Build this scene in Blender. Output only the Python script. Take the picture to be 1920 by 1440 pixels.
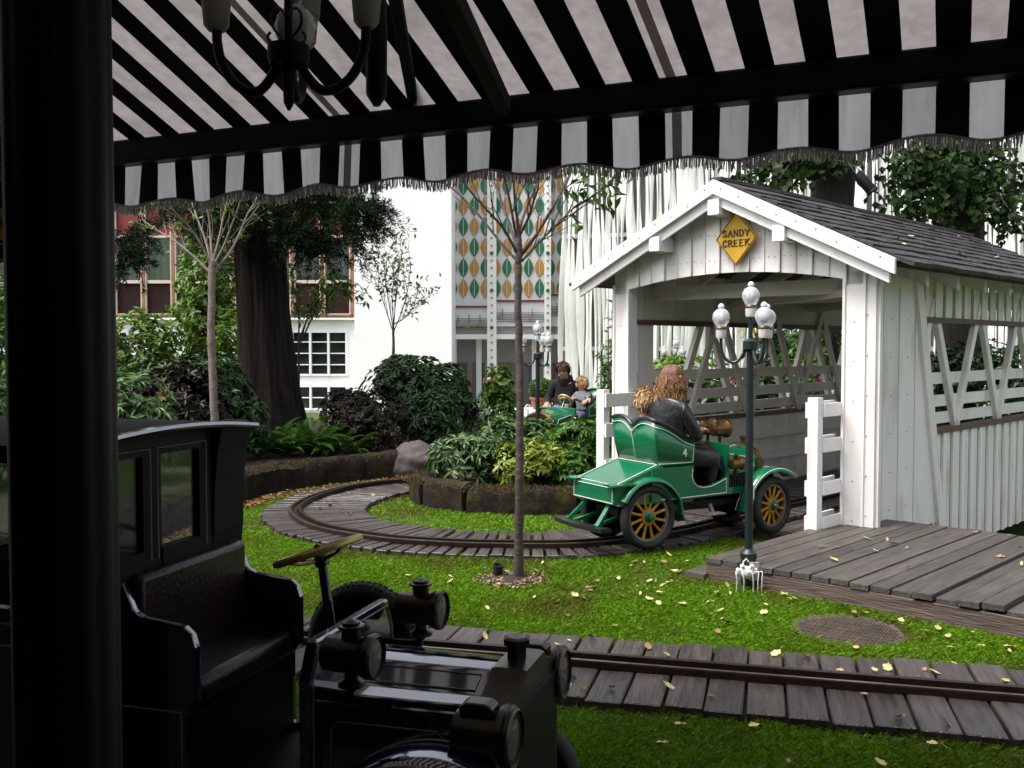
import bpy, bmesh, math, random
import numpy as np
from mathutils import Vector, Matrix, Quaternion

for o in list(bpy.data.objects): bpy.data.objects.remove(o)
sc = bpy.context.scene
COL = sc.collection
R = math.radians
V = Vector
rnd = random.Random(7)
nrg = np.random.default_rng(11)

# ---------------------------------------------------------------- camera
FPX, HOR, EYE = 1850.0, 650.0, 1.6           # focal length in photo pixels, horizon row, eye height
PITCH = math.atan((720 - HOR) / FPX)
cam_d = bpy.data.cameras.new('camera'); cam = bpy.data.objects.new('camera', cam_d); COL.objects.link(cam)
cam.location = (0, 0, EYE); cam.rotation_euler = (R(90) - PITCH, 0, 0)
cam_d.sensor_width = 36; cam_d.lens = 36 * FPX / 1920; cam_d.clip_start = 0.05; cam_d.clip_end = 900
sc.camera = cam
sc.render.resolution_x, sc.render.resolution_y = 1024, 768

# ---------------------------------------------------------------- sky and sun (overcast)
SUN_EL, SUN_AZ = R(61), R(-113)                # azimuth from +Y towards +X: behind the camera, to the left
world = bpy.data.worlds.new('World'); sc.world = world; world.use_nodes = True
wn, wl = world.node_tree.nodes, world.node_tree.links
wn.clear()
sky = wn.new('ShaderNodeTexSky'); sky.sky_type = 'NISHITA'; sky.sun_disc = False
sky.sun_elevation = SUN_EL; sky.sun_rotation = SUN_AZ
sky.air_density = 1.0; sky.dust_density = 6.0; sky.ozone_density = 1.0
hs = wn.new('ShaderNodeHueSaturation'); hs.inputs['Saturation'].default_value = 0.35
bg = wn.new('ShaderNodeBackground'); bg.inputs['Strength'].default_value = 0.15
wo = wn.new('ShaderNodeOutputWorld')
wl.new(sky.outputs[0], hs.inputs['Color']); wl.new(hs.outputs[0], bg.inputs['Color']); wl.new(bg.outputs[0], wo.inputs['Surface'])
sun_d = bpy.data.lights.new('sun', 'SUN'); sun_d.energy = 1.3; sun_d.angle = R(18); sun_d.color = (1.0, 0.97, 0.93)
sun = bpy.data.objects.new('sun', sun_d); COL.objects.link(sun)
sdir = V((math.sin(SUN_AZ) * math.cos(SUN_EL), math.cos(SUN_AZ) * math.cos(SUN_EL), math.sin(SUN_EL)))
sun.rotation_euler = sdir.to_track_quat('Z', 'Y').to_euler(); sun.location = sdir * 40

sc.view_settings.view_transform = 'Standard'; sc.view_settings.look = 'None'
sc.view_settings.gamma = 1; sc.view_settings.use_curve_mapping = False
sc.view_settings.exposure = 1.15

# ---------------------------------------------------------------- helpers
def ray(px, py):
    u, v = (px - 960) / FPX, (720 - py) / FPX
    cp, sp = math.cos(PITCH), math.sin(PITCH)
    return V((u, cp + v * sp, -sp + v * cp))
def at(px, py, d):                              # a point of the place at distance d seen in that direction
    r = ray(px, py); return V((0, 0, EYE)) + r * (d / r.y)
def G(px, py, z=0.0):                           # a point of the ground (or a level z)
    r = ray(px, py); return V((0, 0, EYE)) + r * ((z - EYE) / r.z)

def tag(o, label=None, cat=None, group=None, kind=None):
    if label: o['label'] = label
    if cat: o['category'] = cat
    if group: o['group'] = group
    if kind: o['kind'] = kind
    return o
def empty(name, loc=(0, 0, 0), rz=0.0, label=None, cat=None, group=None):
    o = bpy.data.objects.new(name, None); COL.objects.link(o)
    o.location = loc; o.rotation_euler = (0, 0, rz); o.empty_display_size = 0.1
    return tag(o, label, cat, group)
def link(name, me, mat=None, parent=None):
    o = bpy.data.objects.new(name, me); COL.objects.link(o)
    if mat is not None and len(me.materials) == 0:
        for m in (mat if isinstance(mat, (list, tuple)) else [mat]): me.materials.append(m)
    if parent: o.parent = parent
    return o
def copy_tree(o, parent=None):
    c = o.copy(); COL.objects.link(c); c.parent = parent
    for ch in o.children: copy_tree(ch, c)
    return c

class MB:
    def __init__(s): s.v, s.f, s.m = [], [], []; s.mi = 0
    def add(s, vs, fs):
        b = len(s.v); s.v += [tuple(p) for p in vs]
        for f in fs: s.f.append(tuple(i + b for i in f)); s.m.append(s.mi)
        return s
    def box(s, c, d, rot=None):
        c = V(c); hx, hy, hz = d[0] / 2, d[1] / 2, d[2] / 2
        vs = [V((x, y, z)) for z in (-hz, hz) for x, y in ((-hx, -hy), (hx, -hy), (hx, hy), (-hx, hy))]
        if rot is not None: vs = [rot @ p for p in vs]
        return s.add([p + c for p in vs], [(3, 2, 1, 0), (4, 5, 6, 7), (0, 1, 5, 4), (1, 2, 6, 5), (2, 3, 7, 6), (3, 0, 4, 7)])
    def bar(s, p0, p1, w, h, up=(0, 0, 1)):
        p0, p1 = V(p0), V(p1); d = (p1 - p0); L = d.length; d.normalize()
        x = d.cross(V(up))
        if x.length < 1e-5: x = d.cross(V((1, 0, 0)))
        x.normalize(); z = x.cross(d)
        rot = Matrix((x, d, z)).transposed()
        return s.box((p0 + p1) / 2, (w, L, h), rot)
    def loft(s, rings, closed=True, cap0=True, cap1=True):
        n = len(rings[0]); b = len(s.v)
        vs = [p for r_ in rings for p in r_]; fs = []
        for i in range(len(rings) - 1):
            for j in range(n if closed else n - 1):
                k = (j + 1) % n
                fs.append((i * n + j, i * n + k, (i + 1) * n + k, (i + 1) * n + j))
        if closed and cap0: fs.append(tuple(range(n - 1, -1, -1)))
        if closed and cap1: fs.append(tuple((len(rings) - 1) * n + j for j in range(n)))
        return s.add(vs, fs)
    def tube(s, pts, r, n=8, caps=True, loop=False):
        pts = [V(p) for p in pts]; m = len(pts)
        rr = r if isinstance(r, (list, tuple)) else [r] * m
        T = []
        for i in range(m):
            a = pts[(i - 1) % m] if (loop or i > 0) else pts[i]
            b = pts[(i + 1) % m] if (loop or i < m - 1) else pts[i]
            t = b - a; T.append(t.normalized() if t.length > 1e-9 else V((0, 0, 1)))
        x = T[0].orthogonal().normalized(); rings = []
        for i in range(m):
            if i: x = T[i - 1].rotation_difference(T[i]) @ x
            x = (x - T[i] * x.dot(T[i])).normalized(); y = T[i].cross(x)
            rings.append([pts[i] + (x * math.cos(2 * math.pi * k / n) + y * math.sin(2 * math.pi * k / n)) * rr[i] for k in range(n)])
        if loop: rings.append(rings[0])
        return s.loft(rings, True, caps and not loop, caps and not loop)
    def lathe(s, prof, o=(0, 0, 0), ax=(0, 0, 1), n=20, ribs=0, ra=0.0):
        ax = V(ax).normalized(); x = ax.orthogonal().normalized(); y = ax.cross(x); o = V(o)
        rings = []
        for r_, h in prof:
            ring = []
            for k in range(n):
                a = 2 * math.pi * k / n
                q = max(r_, 1e-4) * (1 + (ra * math.cos(ribs * a) if ribs else 0))
                ring.append(o + ax * h + (x * math.cos(a) + y * math.sin(a)) * q)
            rings.append(ring)
        return s.loft(rings)
    def prism(s, poly, o, ex, ey, th):
        o, ex, ey, th = V(o), V(ex), V(ey), V(th)
        a = [o + ex * p[0] + ey * p[1] for p in poly]
        return s.loft([a, [p + th for p in a]])
    def ball(s, c, r, n=12, m=8, sq=(1, 1, 1)):
        c = V(c); rings = []
        for i in range(m + 1):
            t = math.pi * i / m
            rings.append([c + V((math.sin(t) * math.cos(2 * math.pi * k / n) * sq[0], math.sin(t) * math.sin(2 * math.pi * k / n) * sq[1], -math.cos(t) * sq[2])) * r for k in range(n)])
        rings[0] = [c + V((0.001 * math.cos(2 * math.pi * k / n), 0.001 * math.sin(2 * math.pi * k / n), -r * sq[2])) for k in range(n)]
        rings[-1] = [c + V((0.001 * math.cos(2 * math.pi * k / n), 0.001 * math.sin(2 * math.pi * k / n), r * sq[2])) for k in range(n)]
        return s.loft(rings)
    def mesh(s, name, mats, smooth=True, ang=40):
        me = bpy.data.meshes.new(name); me.from_pydata(s.v, [], s.f)
        for m in (mats if isinstance(mats, (list, tuple)) else [mats]): me.materials.append(m)
        if max(s.m or [0]) > 0: me.polygons.foreach_set('material_index', s.m)
        bm = bmesh.new(); bm.from_mesh(me); bmesh.ops.recalc_face_normals(bm, faces=bm.faces); bm.to_mesh(me); bm.free()
        if smooth:
            me.polygons.foreach_set('use_smooth', [True] * len(me.polygons)); me.set_sharp_from_angle(angle=R(ang))
        me.update(); return me
    def build(s, name, mats, parent=None, smooth=True, ang=40, bev=0):
        o = link(name, s.mesh(name, mats, smooth, ang), None, parent)
        if bev:
            b = o.modifiers.new('bevel', 'BEVEL'); b.width = bev; b.segments = 2; b.limit_method = 'ANGLE'; b.angle_limit = R(35)
        return o

def np_mesh(name, verts, faces, mats, smooth=False, mi=None):
    verts = np.asarray(verts, np.float32).reshape(-1, 3); faces = np.asarray(faces, np.int32)
    me = bpy.data.meshes.new(name); n, k = faces.shape
    me.vertices.add(len(verts)); me.vertices.foreach_set('co', verts.ravel())
    me.loops.add(n * k); me.loops.foreach_set('vertex_index', faces.ravel())
    me.polygons.add(n); me.polygons.foreach_set('loop_start', np.arange(0, n * k, k, dtype=np.int32))
    for m in (mats if isinstance(mats, (list, tuple)) else [mats]): me.materials.append(m)
    if mi is not None: me.polygons.foreach_set('material_index', np.asarray(mi, np.int32))
    if smooth: me.polygons.foreach_set('use_smooth', np.ones(n, bool))
    me.update(calc_edges=True); return me
def unit(a): return a / np.maximum(np.linalg.norm(a, axis=-1, keepdims=True), 1e-9)
def leaf_arrays(P, D, N, L, W, fold=0.12, droop=0.15):
    P, D, N = np.asarray(P, float), unit(np.asarray(D, float)), np.asarray(N, float)
    S = unit(np.cross(D, N)); U = unit(np.cross(S, D)); n = len(P)
    L = np.broadcast_to(np.asarray(L, float), (n,))[:, None]; W = np.broadcast_to(np.asarray(W, float), (n,))[:, None]
    mid = P + D * L * 0.45 + U * W * fold
    v = np.stack([P, mid + S * W * 0.5, P + D * L - U * L * droop, mid - S * W * 0.5], 1).reshape(-1, 3)
    b = np.arange(n)[:, None] * 4
    f = np.concatenate([b + np.array([[0, 1, 2]]), b + np.array([[0, 2, 3]])], 1).reshape(-1, 3)
    return v, f

# ---------------------------------------------------------------- materials
def M(name, c, c2=None, rough=0.55, metal=0.0, scale=6.0, stretch=(1, 1, 1), bump=0.0, bscale=None, island=False, objrand=0.0,
      coat=0.0, spec=0.5, translucent=0.0, transmission=0.0, ramp=(0.35, 0.7), tcol=None, c3=None, s3=3.0, r3=(0.55, 0.7), detail=6.0, alpha=1.0):
    m = bpy.data.materials.new(name); m.use_nodes = True
    nt = m.node_tree; n, l = nt.nodes, nt.links
    b = n['Principled BSDF']; out = n['Material Output']
    b.inputs['Roughness'].default_value = rough; b.inputs['Metallic'].default_value = metal
    b.inputs['Coat Weight'].default_value = coat; b.inputs['Coat Roughness'].default_value = 0.06
    b.inputs['Specular IOR Level'].default_value = spec; b.inputs['Transmission Weight'].default_value = transmission
    b.inputs['Alpha'].default_value = alpha
    c = (*c, 1); c2 = (*(c2 or [x * 0.8 for x in c[:3]]), 1)
    tc = n.new('ShaderNodeTexCoord'); mp = n.new('ShaderNodeMapping'); mp.inputs['Scale'].default_value = stretch
    l.new(tc.outputs['Object'], mp.inputs['Vector'])
    if objrand:
        oi = n.new('ShaderNodeObjectInfo'); mul = n.new('ShaderNodeVectorMath'); mul.operation = 'SCALE'
        cx = n.new('ShaderNodeCombineXYZ')
        for i in range(3): l.new(oi.outputs['Random'], cx.inputs[i])
        mul.inputs['Scale'].default_value = 37.0; l.new(cx.outputs[0], mul.inputs[0]); l.new(mul.outputs[0], mp.inputs['Location'])
    nz = n.new('ShaderNodeTexNoise'); nz.inputs['Scale'].default_value = scale; nz.inputs['Detail'].default_value = detail
    l.new(mp.outputs[0], nz.inputs['Vector'])
    rp = n.new('ShaderNodeValToRGB'); rp.color_ramp.elements[0].color = c; rp.color_ramp.elements[1].color = c2
    rp.color_ramp.elements[0].position, rp.color_ramp.elements[1].position = ramp
    fac = nz.outputs['Fac']
    if island:
        ge = n.new('ShaderNodeNewGeometry'); rp.color_ramp.elements[0].position, rp.color_ramp.elements[1].position = 0, 1
        fac = ge.outputs['Random Per Island']
    l.new(fac, rp.inputs['Fac']); col = rp.outputs['Color']
    if c3:
        n3 = n.new('ShaderNodeTexNoise'); n3.inputs['Scale'].default_value = s3; n3.inputs['Detail'].default_value = 8
        l.new(mp.outputs[0], n3.inputs['Vector'])
        r_ = n.new('ShaderNodeValToRGB'); r_.color_ramp.elements[0].position, r_.color_ramp.elements[1].position = r3
        l.new(n3.outputs['Fac'], r_.inputs['Fac'])
        mx = n.new('ShaderNodeMix'); mx.data_type = 'RGBA'; l.new(r_.outputs['Color'], mx.inputs['Factor'])
        l.new(col, mx.inputs['A']); mx.inputs['B'].default_value = (*c3, 1); col = mx.outputs['Result']
    if objrand:
        hv = n.new('ShaderNodeHueSaturation'); mr = n.new('ShaderNodeMapRange')
        mr.inputs['To Min'].default_value = 1 - objrand; mr.inputs['To Max'].default_value = 1 + objrand
        l.new(oi.outputs['Random'], mr.inputs['Value']); l.new(mr.outputs[0], hv.inputs['Value']); l.new(col, hv.inputs['Color']); col = hv.outputs['Color']
    l.new(col, b.inputs['Base Color'])
    if bump:
        nb = n.new('ShaderNodeTexNoise'); nb.inputs['Scale'].default_value = bscale or scale * 4; nb.inputs['Detail'].default_value = 8
        l.new(mp.outputs[0], nb.inputs['Vector'])
        bp = n.new('ShaderNodeBump'); bp.inputs['Strength'].default_value = bump; bp.inputs['Distance'].default_value = 0.02
        l.new(nb.outputs['Fac'], bp.inputs['Height']); l.new(bp.outputs[0], b.inputs['Normal'])
    if translucent:
        t = n.new('ShaderNodeBsdfTranslucent'); mxs = n.new('ShaderNodeMixShader'); mxs.inputs[0].default_value = translucent
        if tcol: t.inputs['Color'].default_value = (*tcol, 1)
        else: l.new(col, t.inputs['Color'])
        l.new(b.outputs[0], mxs.inputs[1]); l.new(t.outputs[0], mxs.inputs[2]); l.new(mxs.outputs[0], out.inputs['Surface'])
    return m

mt = {}
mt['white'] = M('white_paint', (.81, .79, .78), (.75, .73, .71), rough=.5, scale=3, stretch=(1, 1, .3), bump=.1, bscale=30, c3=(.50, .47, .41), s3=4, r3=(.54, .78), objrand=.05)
mt['white_in'] = M('shaded_white_paint', (.68, .64, .59), (.61, .57, .52), rough=.6, scale=3, stretch=(1, 1, .3), bump=.1, bscale=30, objrand=.06)  # the same white paint, toned down for the shade inside the bridge
mt['brown_trim'] = M('brown_trim', (.13, .075, .06), (.09, .05, .04), rough=.6)
mt['stucco'] = M('white_stucco', (.88, .88, .885), (.85, .85, .86), rough=.8, scale=1.2, bump=.08, bscale=60)
mt['deck'] = M('deck_wood', (.084, .071, .064), (.038, .031, .028), rough=.62, scale=5, stretch=(9, .7, 9), bump=.5, bscale=14, objrand=.24, c3=(.05, .06, .04), s3=2.2)
mt['beam'] = M('weathered_beam', (.12, .085, .07), (.055, .04, .033), rough=.7, scale=5, stretch=(.8, 8, 8), bump=.5, bscale=12)
mt['tie'] = M('sleeper_wood', (.068, .055, .051), (.024, .019, .018), rough=.34, scale=4, stretch=(.9, 8, 6), bump=.45, bscale=10, objrand=.28, spec=.5)
mt['rail'] = M('rusty_rail', (.036, .020, .014), (.015, .010, .009), rough=.42, metal=.5, scale=12, bump=.2, bscale=40)
mt['railtop'] = M('worn_rail_side', (.25, .20, .14), (.13, .09, .06), rough=.3, metal=.8, scale=16, stretch=(1, 1, 1))
mt['soil'] = M('soil', (.035, .022, .014), (.014, .009, .006), rough=.95, scale=14, bump=.9, bscale=40, c3=(.09, .045, .02), s3=9, r3=(.6, .7))
mt['lawn'] = M('lawn_ground', (.040, .080, .008), (.060, .055, .018), rough=.95, scale=5, bump=.8, bscale=60, ramp=(.45, .75))
mt['stone'] = M('mossy_stone', (.026, .018, .013), (.010, .008, .006), rough=.95, scale=6, bump=1.0, bscale=14, objrand=.25, c3=(.030, .030, .007), s3=5, r3=(.52, .66), spec=.2)
mt['rock'] = M('purple_rock', (.115, .085, .090), (.05, .040, .043), rough=.85, scale=4, bump=1.0, bscale=9, c3=(.16, .135, .13), s3=7)
mt['greyrock'] = M('grey_rock', (.30, .27, .26), (.16, .15, .14), rough=.85, scale=4, bump=1.0, bscale=9)
mt['black'] = M('black_paint', (.004, .005, .005), (.003, .003, .0035), rough=.5, spec=.25)
mt['iron'] = M('green_black_iron', (.012, .022, .022), (.008, .014, .014), rough=.4)
mt['navy'] = M('navy_car_paint', (.006, .009, .048), (.004, .006, .034), rough=.2, coat=1.0)
mt['navyin'] = M('navy_wood_panel', (.003, .003, .004), (.002, .002, .003), rough=.6, spec=.25)
mt['green'] = M('green_car_paint', (.002, .125, .048), (.0015, .105, .040), rough=.25, coat=.6, scale=2)
mt['stripe'] = M('pale_pinstripe', (.62, .66, .62), rough=.5)
mt['dimstripe'] = M('aged_pinstripe', (.30, .29, .25), rough=.5)
mt['pad'] = M('black_leather_pad', (.008, .008, .008), (.014, .013, .012), rough=.35, bump=.2, bscale=80)
mt['redleather'] = M('oxblood_leather', (.018, .005, .004), (.011, .003, .003), rough=.35, bump=.15, bscale=60)
mt['brass'] = M('aged_brass', (.16, .105, .04), (.10, .065, .028), rough=.3, metal=.9, scale=10)
mt['brightbrass'] = M('bright_brass', (.62, .46, .16), (.50, .36, .11), rough=.3, metal=.3, scale=10)
mt['darkbrass'] = M('tarnished_brass', (.085, .070, .050), (.045, .038, .03), rough=.3, metal=.8, scale=12, bump=.08, bscale=30)
mt['rubber'] = M('tyre_rubber', (.010, .010, .011), (.016, .015, .014), rough=.7, bump=.2, bscale=60)
mt['yellow'] = M('yellow_spoke_paint', (.42, .20, .012), (.36, .16, .010), rough=.4)
mt['grime'] = M('grey_rim', (.17, .15, .12), (.09, .08, .065), rough=.6)
mt['lens'] = M('lamp_glass', (.55, .55, .53), rough=.08, transmission=.75, spec=.6)
mt['globe'] = M('clear_ribbed_globe', (.88, .88, .92), rough=.12, transmission=.55, spec=.8)
mt['plastic'] = M('white_plastic', (.72, .71, .70), rough=.35)
mt['shadeplastic'] = M('pearly_plastic', (.62, .58, .53), (.55, .5, .46), rough=.4, translucent=.35)
mt['pane'] = M('window_glass', (.012, .016, .015), (.03, .035, .035), rough=.05, spec=.8, scale=.8)
def clear_glass():
    m = bpy.data.materials.new('clear_glass'); m.use_nodes = True; n, l = m.node_tree.nodes, m.node_tree.links
    n.remove(n['Principled BSDF']); t = n.new('ShaderNodeBsdfTransparent'); t.inputs[0].default_value = (.82, .86, .84, 1)
    g = n.new('ShaderNodeBsdfGlossy'); g.inputs['Roughness'].default_value = .05; g.inputs['Color'].default_value = (.7, .75, .8, 1)
    x = n.new('ShaderNodeMixShader'); x.inputs[0].default_value = .07
    l.new(t.outputs[0], x.inputs[1]); l.new(g.outputs[0], x.inputs[2]); l.new(x.outputs[0], n['Material Output'].inputs['Surface'])
    return m
mt['glass'] = clear_glass()
mt['shingle'] = M('dark_shingle', (.030, .025, .026), (.012, .010, .011), rough=.6, scale=4, stretch=(6, 1, 4), bump=.5, bscale=10, objrand=.35)
mt['signyellow'] = M('sign_yellow', (.56, .33, .012), (.50, .28, .01), rough=.5, scale=3)
mt['signtext'] = M('sign_brown', (.055, .022, .008), rough=.6)
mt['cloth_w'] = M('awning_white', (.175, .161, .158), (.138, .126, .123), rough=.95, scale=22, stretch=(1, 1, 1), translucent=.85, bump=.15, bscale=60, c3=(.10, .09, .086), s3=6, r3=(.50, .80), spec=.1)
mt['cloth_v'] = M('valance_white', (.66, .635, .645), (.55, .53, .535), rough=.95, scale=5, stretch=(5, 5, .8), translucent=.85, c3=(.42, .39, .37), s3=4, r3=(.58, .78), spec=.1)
mt['cloth_seam'] = M('awning_seam', (.30, .26, .24), (.26, .22, .2), rough=.9, translucent=.6, tcol=(.20, .17, .16))
mt['cloth_b'] = M('awning_black', (.006, .006, .006), (.004, .004, .004), rough=.9)
mt['fringe'] = M('silver_fringe', (.80, .77, .74), (.42, .40, .38), rough=.45, island=True, translucent=.55)
mt['darkwood'] = M('dark_station_wood', (.006, .0055, .005), (.004, .0035, .0035), rough=.8, spec=.2, stretch=(6, 6, .6))  # near-black boards of the unseen walls added to darken the station
mt['platform'] = M('platform_boards', (.05, .04, .035), (.03, .024, .02), rough=.8, stretch=(6, .8, 1), bump=.3)
mt['winframe'] = M('brown_frame', (.30, .15, .085), (.22, .105, .06), rough=.6)
mt['winpink'] = M('pale_frame_edge', (.68, .55, .47), rough=.6)
mt['redpanel'] = M('red_panel', (.20, .022, .026), (.16, .016, .02), rough=.6)
mt['plumpanel'] = M('plum_panel', (.028, .011, .013), (.02, .008, .010), rough=.8, spec=.2)
mt['curtain'] = M('grey_curtain', (.16, .16, .15), (.05, .055, .05), rough=.9, scale=1, stretch=(14, 1, .2))
mt['curtaing'] = M('green_curtain', (.10, .17, .05), (.035, .07, .02), rough=.9, scale=1, stretch=(14, 1, .2))
mt['greywall'] = M('grey_arcade_wall', (.30, .28, .27), (.26, .24, .23), rough=.8)
mt['lilac'] = M('pale_lilac_wall', (.78, .76, .79), (.74, .72, .75), rough=.7, scale=1)
mt['leafgreen'] = M('ornament_green', (.022, .17, .085), (.018, .14, .07), rough=.5)
mt['leafgold'] = M('ornament_gold', (.52, .27, .055), (.46, .23, .045), rough=.5)
mt['slat'] = M('white_facade_ribbon', (.78, .78, .75), (.70, .71, .67), rough=.5, objrand=.06)
mt['slatback'] = M('dark_glass_wall', (.22, .235, .22), (.10, .11, .10), rough=.3, scale=1.5, stretch=(5, 5, .2))
mt['terracotta'] = M('terracotta', (.30, .095, .045), (.22, .085, .05), rough=.8)
mt['bark_d'] = M('conifer_bark', (.024, .017, .014), (.004, .003, .0025), rough=.95, scale=3, stretch=(7, 7, .5), bump=1.0, bscale=9, spec=.2)
mt['bark_l'] = M('linden_bark', (.035, .030, .024), (.014, .012, .010), rough=.95, scale=4, stretch=(5, 5, .8), bump=1.0, bscale=9)
mt['bark_y'] = M('young_bark', (.085, .060, .053), (.050, .036, .031), rough=.7, scale=11, stretch=(1, 1, 1.6), bump=.4, bscale=26)
mt['bark_p'] = M('pale_young_bark', (.20, .16, .135), (.11, .085, .07), rough=.7, scale=8, stretch=(1, 1, 1.3), bump=.4, bscale=26)
mt['twig'] = M('twig', (.06, .04, .03), (.035, .024, .018), rough=.8)
def leafmat(k, a, b, rough=.4, tr=.25, spec=.5, **kw): mt[k] = M(k, a, b, rough=rough, island=True, translucent=tr, spec=spec, **kw)
leafmat('rhodo', (.006, .024, .005), (.030, .080, .016), .38, .15, .3)
leafmat('rhodo_l', (.025, .070, .018), (.12, .20, .065), .4, .15, .3)
leafmat('maroon', (.008, .007, .004), (.032, .022, .012), .4, .12, .25)
leafmat('fern', (.018, .065, .005), (.065, .17, .016), .5, .3, .25)
leafmat('lime', (.055, .13, .010), (.15, .24, .025), .45, .35)
leafmat('yellowgreen', (.09, .16, .008), (.27, .31, .03), .4, .3)
leafmat('midgreen', (.018, .065, .007), (.085, .185, .022), .42, .25, .3)
leafmat('linden', (.005, .017, .003), (.022, .055, .007), .5, .25, .2)
leafmat('conifer', (.003, .009, .002), (.012, .028, .006), .7, .1, .15)
leafmat('youngleaf', (.03, .075, .010), (.09, .16, .03), .4, .35)
leafmat('grass', (.055, .140, .003), (.175, .32, .010), .55, .35, .2, c3=(.10, .115, .014), s3=1.3, r3=(.48, .68))
leafmat('moss', (.030, .030, .006), (.085, .05, .018), .9, .2)
leafmat('petal', (.09, .008, .020), (.22, .03, .055), .6, .2)
leafmat('dryleaf', (.50, .42, .13), (.42, .22, .06), .6, .2)
leafmat('litter', (.30, .14, .05), (.10, .045, .02), .8, .1)
leafmat('chips', (.42, .28, .16), (.10, .055, .03), .8, .05)
mt['paleleaf'] = M('pale_yellow_leaf', (.62, .55, .26), (.46, .36, .12), rough=.55, scale=14, objrand=.25, translucent=.15)
mt['tanleaf'] = M('tan_leaf', (.30, .20, .085), (.17, .10, .045), rough=.6, scale=14, objrand=.3, translucent=.1)
mt['greenleaf'] = M('fallen_green_leaf', (.09, .16, .03), (.06, .11, .02), rough=.5, scale=14, objrand=.25)
mt['iron_cast'] = M('rusty_cast_iron', (.085, .060, .042), (.04, .03, .024), rough=.75, scale=9, bump=.5, bscale=40)
mt['skin'] = M('skin', (.50, .27, .20), (.44, .23, .17), rough=.5, scale=20)
mt['leather'] = M('black_leather_coat', (.010, .010, .012), (.018, .017, .018), rough=.3, bump=.5, bscale=14, scale=6)
mt['hoodie'] = M('black_hoodie', (.006, .006, .006), (.011, .010, .010), rough=.95)
mt['jeans'] = M('blue_jeans', (.12, .15, .22), (.07, .09, .14), rough=.9, scale=8)
mt['greysweat'] = M('grey_sweater', (.17, .19, .21), (.13, .145, .16), rough=.95, scale=8)
mt['brownjacket'] = M('brown_jacket', (.035, .014, .012), (.025, .010, .009), rough=.7)
mt['hair_w'] = M('copper_wavy_hair', (.13, .05, .02), (.50, .28, .10), rough=.45, island=True)
_h = mt['hair_w'].node_tree; _tc = [n for n in _h.nodes if n.type == 'TEX_COORD'][0]; _sx = _h.nodes.new('ShaderNodeSeparateXYZ'); _mr = _h.nodes.new('ShaderNodeMapRange')
_mr.inputs['From Min'].default_value = 1.16; _mr.inputs['From Max'].default_value = 1.33; _mx = _h.nodes.new('ShaderNodeMix'); _mx.data_type = 'RGBA'
_rp = [n for n in _h.nodes if n.type == 'VALTORGB'][0]; _b = _h.nodes['Principled BSDF']
_h.links.new(_tc.outputs['Object'], _sx.inputs[0]); _h.links.new(_sx.outputs['Z'], _mr.inputs['Value']); _h.links.new(_mr.outputs[0], _mx.inputs['Factor'])
_h.links.new(_rp.outputs['Color'], _mx.inputs['A']); _mx.inputs['B'].default_value = (.15, .062, .03, 1); _h.links.new(_mx.outputs['Result'], _b.inputs['Base Color'])
mt['navy'].node_tree.nodes['Principled BSDF'].inputs['Coat IOR'].default_value = 2.7
mt['hair_b'] = M('blond_hair', (.36, .22, .09), (.50, .34, .16), rough=.5, island=True)
mt['hair_br'] = M('brown_hair', (.055, .028, .016), (.09, .05, .03), rough=.5, island=True)
mt['eye'] = M('eye_dark', (.02, .015, .012), rough=.3)
mt['lip'] = M('lip', (.36, .12, .10), rough=.5)
# ================================================================ THE SETTING
AZ = math.atan(1790 / FPX)                      # the covered bridge runs this far to the right of the view axis
BR_O = V((2.80, 7.93, 0))                        # foot of the bridge's right entrance post
BX = V((math.cos(AZ), -math.sin(AZ), 0)); BY = V((math.sin(AZ), math.cos(AZ), 0))
def br_ps(x, y): return (x - BR_O.x) * BX.x + (y - BR_O.y) * BX.y, (x - BR_O.x) * BY.x + (y - BR_O.y) * BY.y
def brw(p, s, z=0): return BR_O + BX * p + BY * s + V((0, 0, z))

def sstep(a, b, x):
    t = np.clip((x - a) / (b - a), 0, 1); return t * t * (3 - 2 * t)
def ground_z(x, y):
    p = (x - BR_O.x) * BX.x + (y - BR_O.y) * BX.y; s = (x - BR_O.x) * BY.x + (y - BR_O.y) * BY.y
    k = sstep(.35, .9, s) * (1 - sstep(4.6, 5.6, s)) * sstep(-2.9, -2.4, p) * (1 - sstep(2.6, 4.0, p))
    return -.7 * k
xs = np.concatenate([[-400, -120, -50, -25], np.arange(-16, 16.01, .2), [25, 50, 120, 400]])
ys = np.concatenate([[-400, -100, -40, -12], np.arange(-4, 26.01, .2), [40, 90, 200, 600]])
gx, gy = np.meshgrid(xs, ys); gz = ground_z(gx, gy)
nx_, ny_ = len(xs), len(ys)
ii = (np.arange(ny_ - 1)[:, None] * nx_ + np.arange(nx_ - 1)[None]).ravel()
tag(link('ground', np_mesh('ground', np.stack([gx, gy, gz], -1), np.stack([ii, ii + 1, ii + nx_ + 1, ii + nx_], 1), mt['lawn'], True)), kind='structure')

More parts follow.
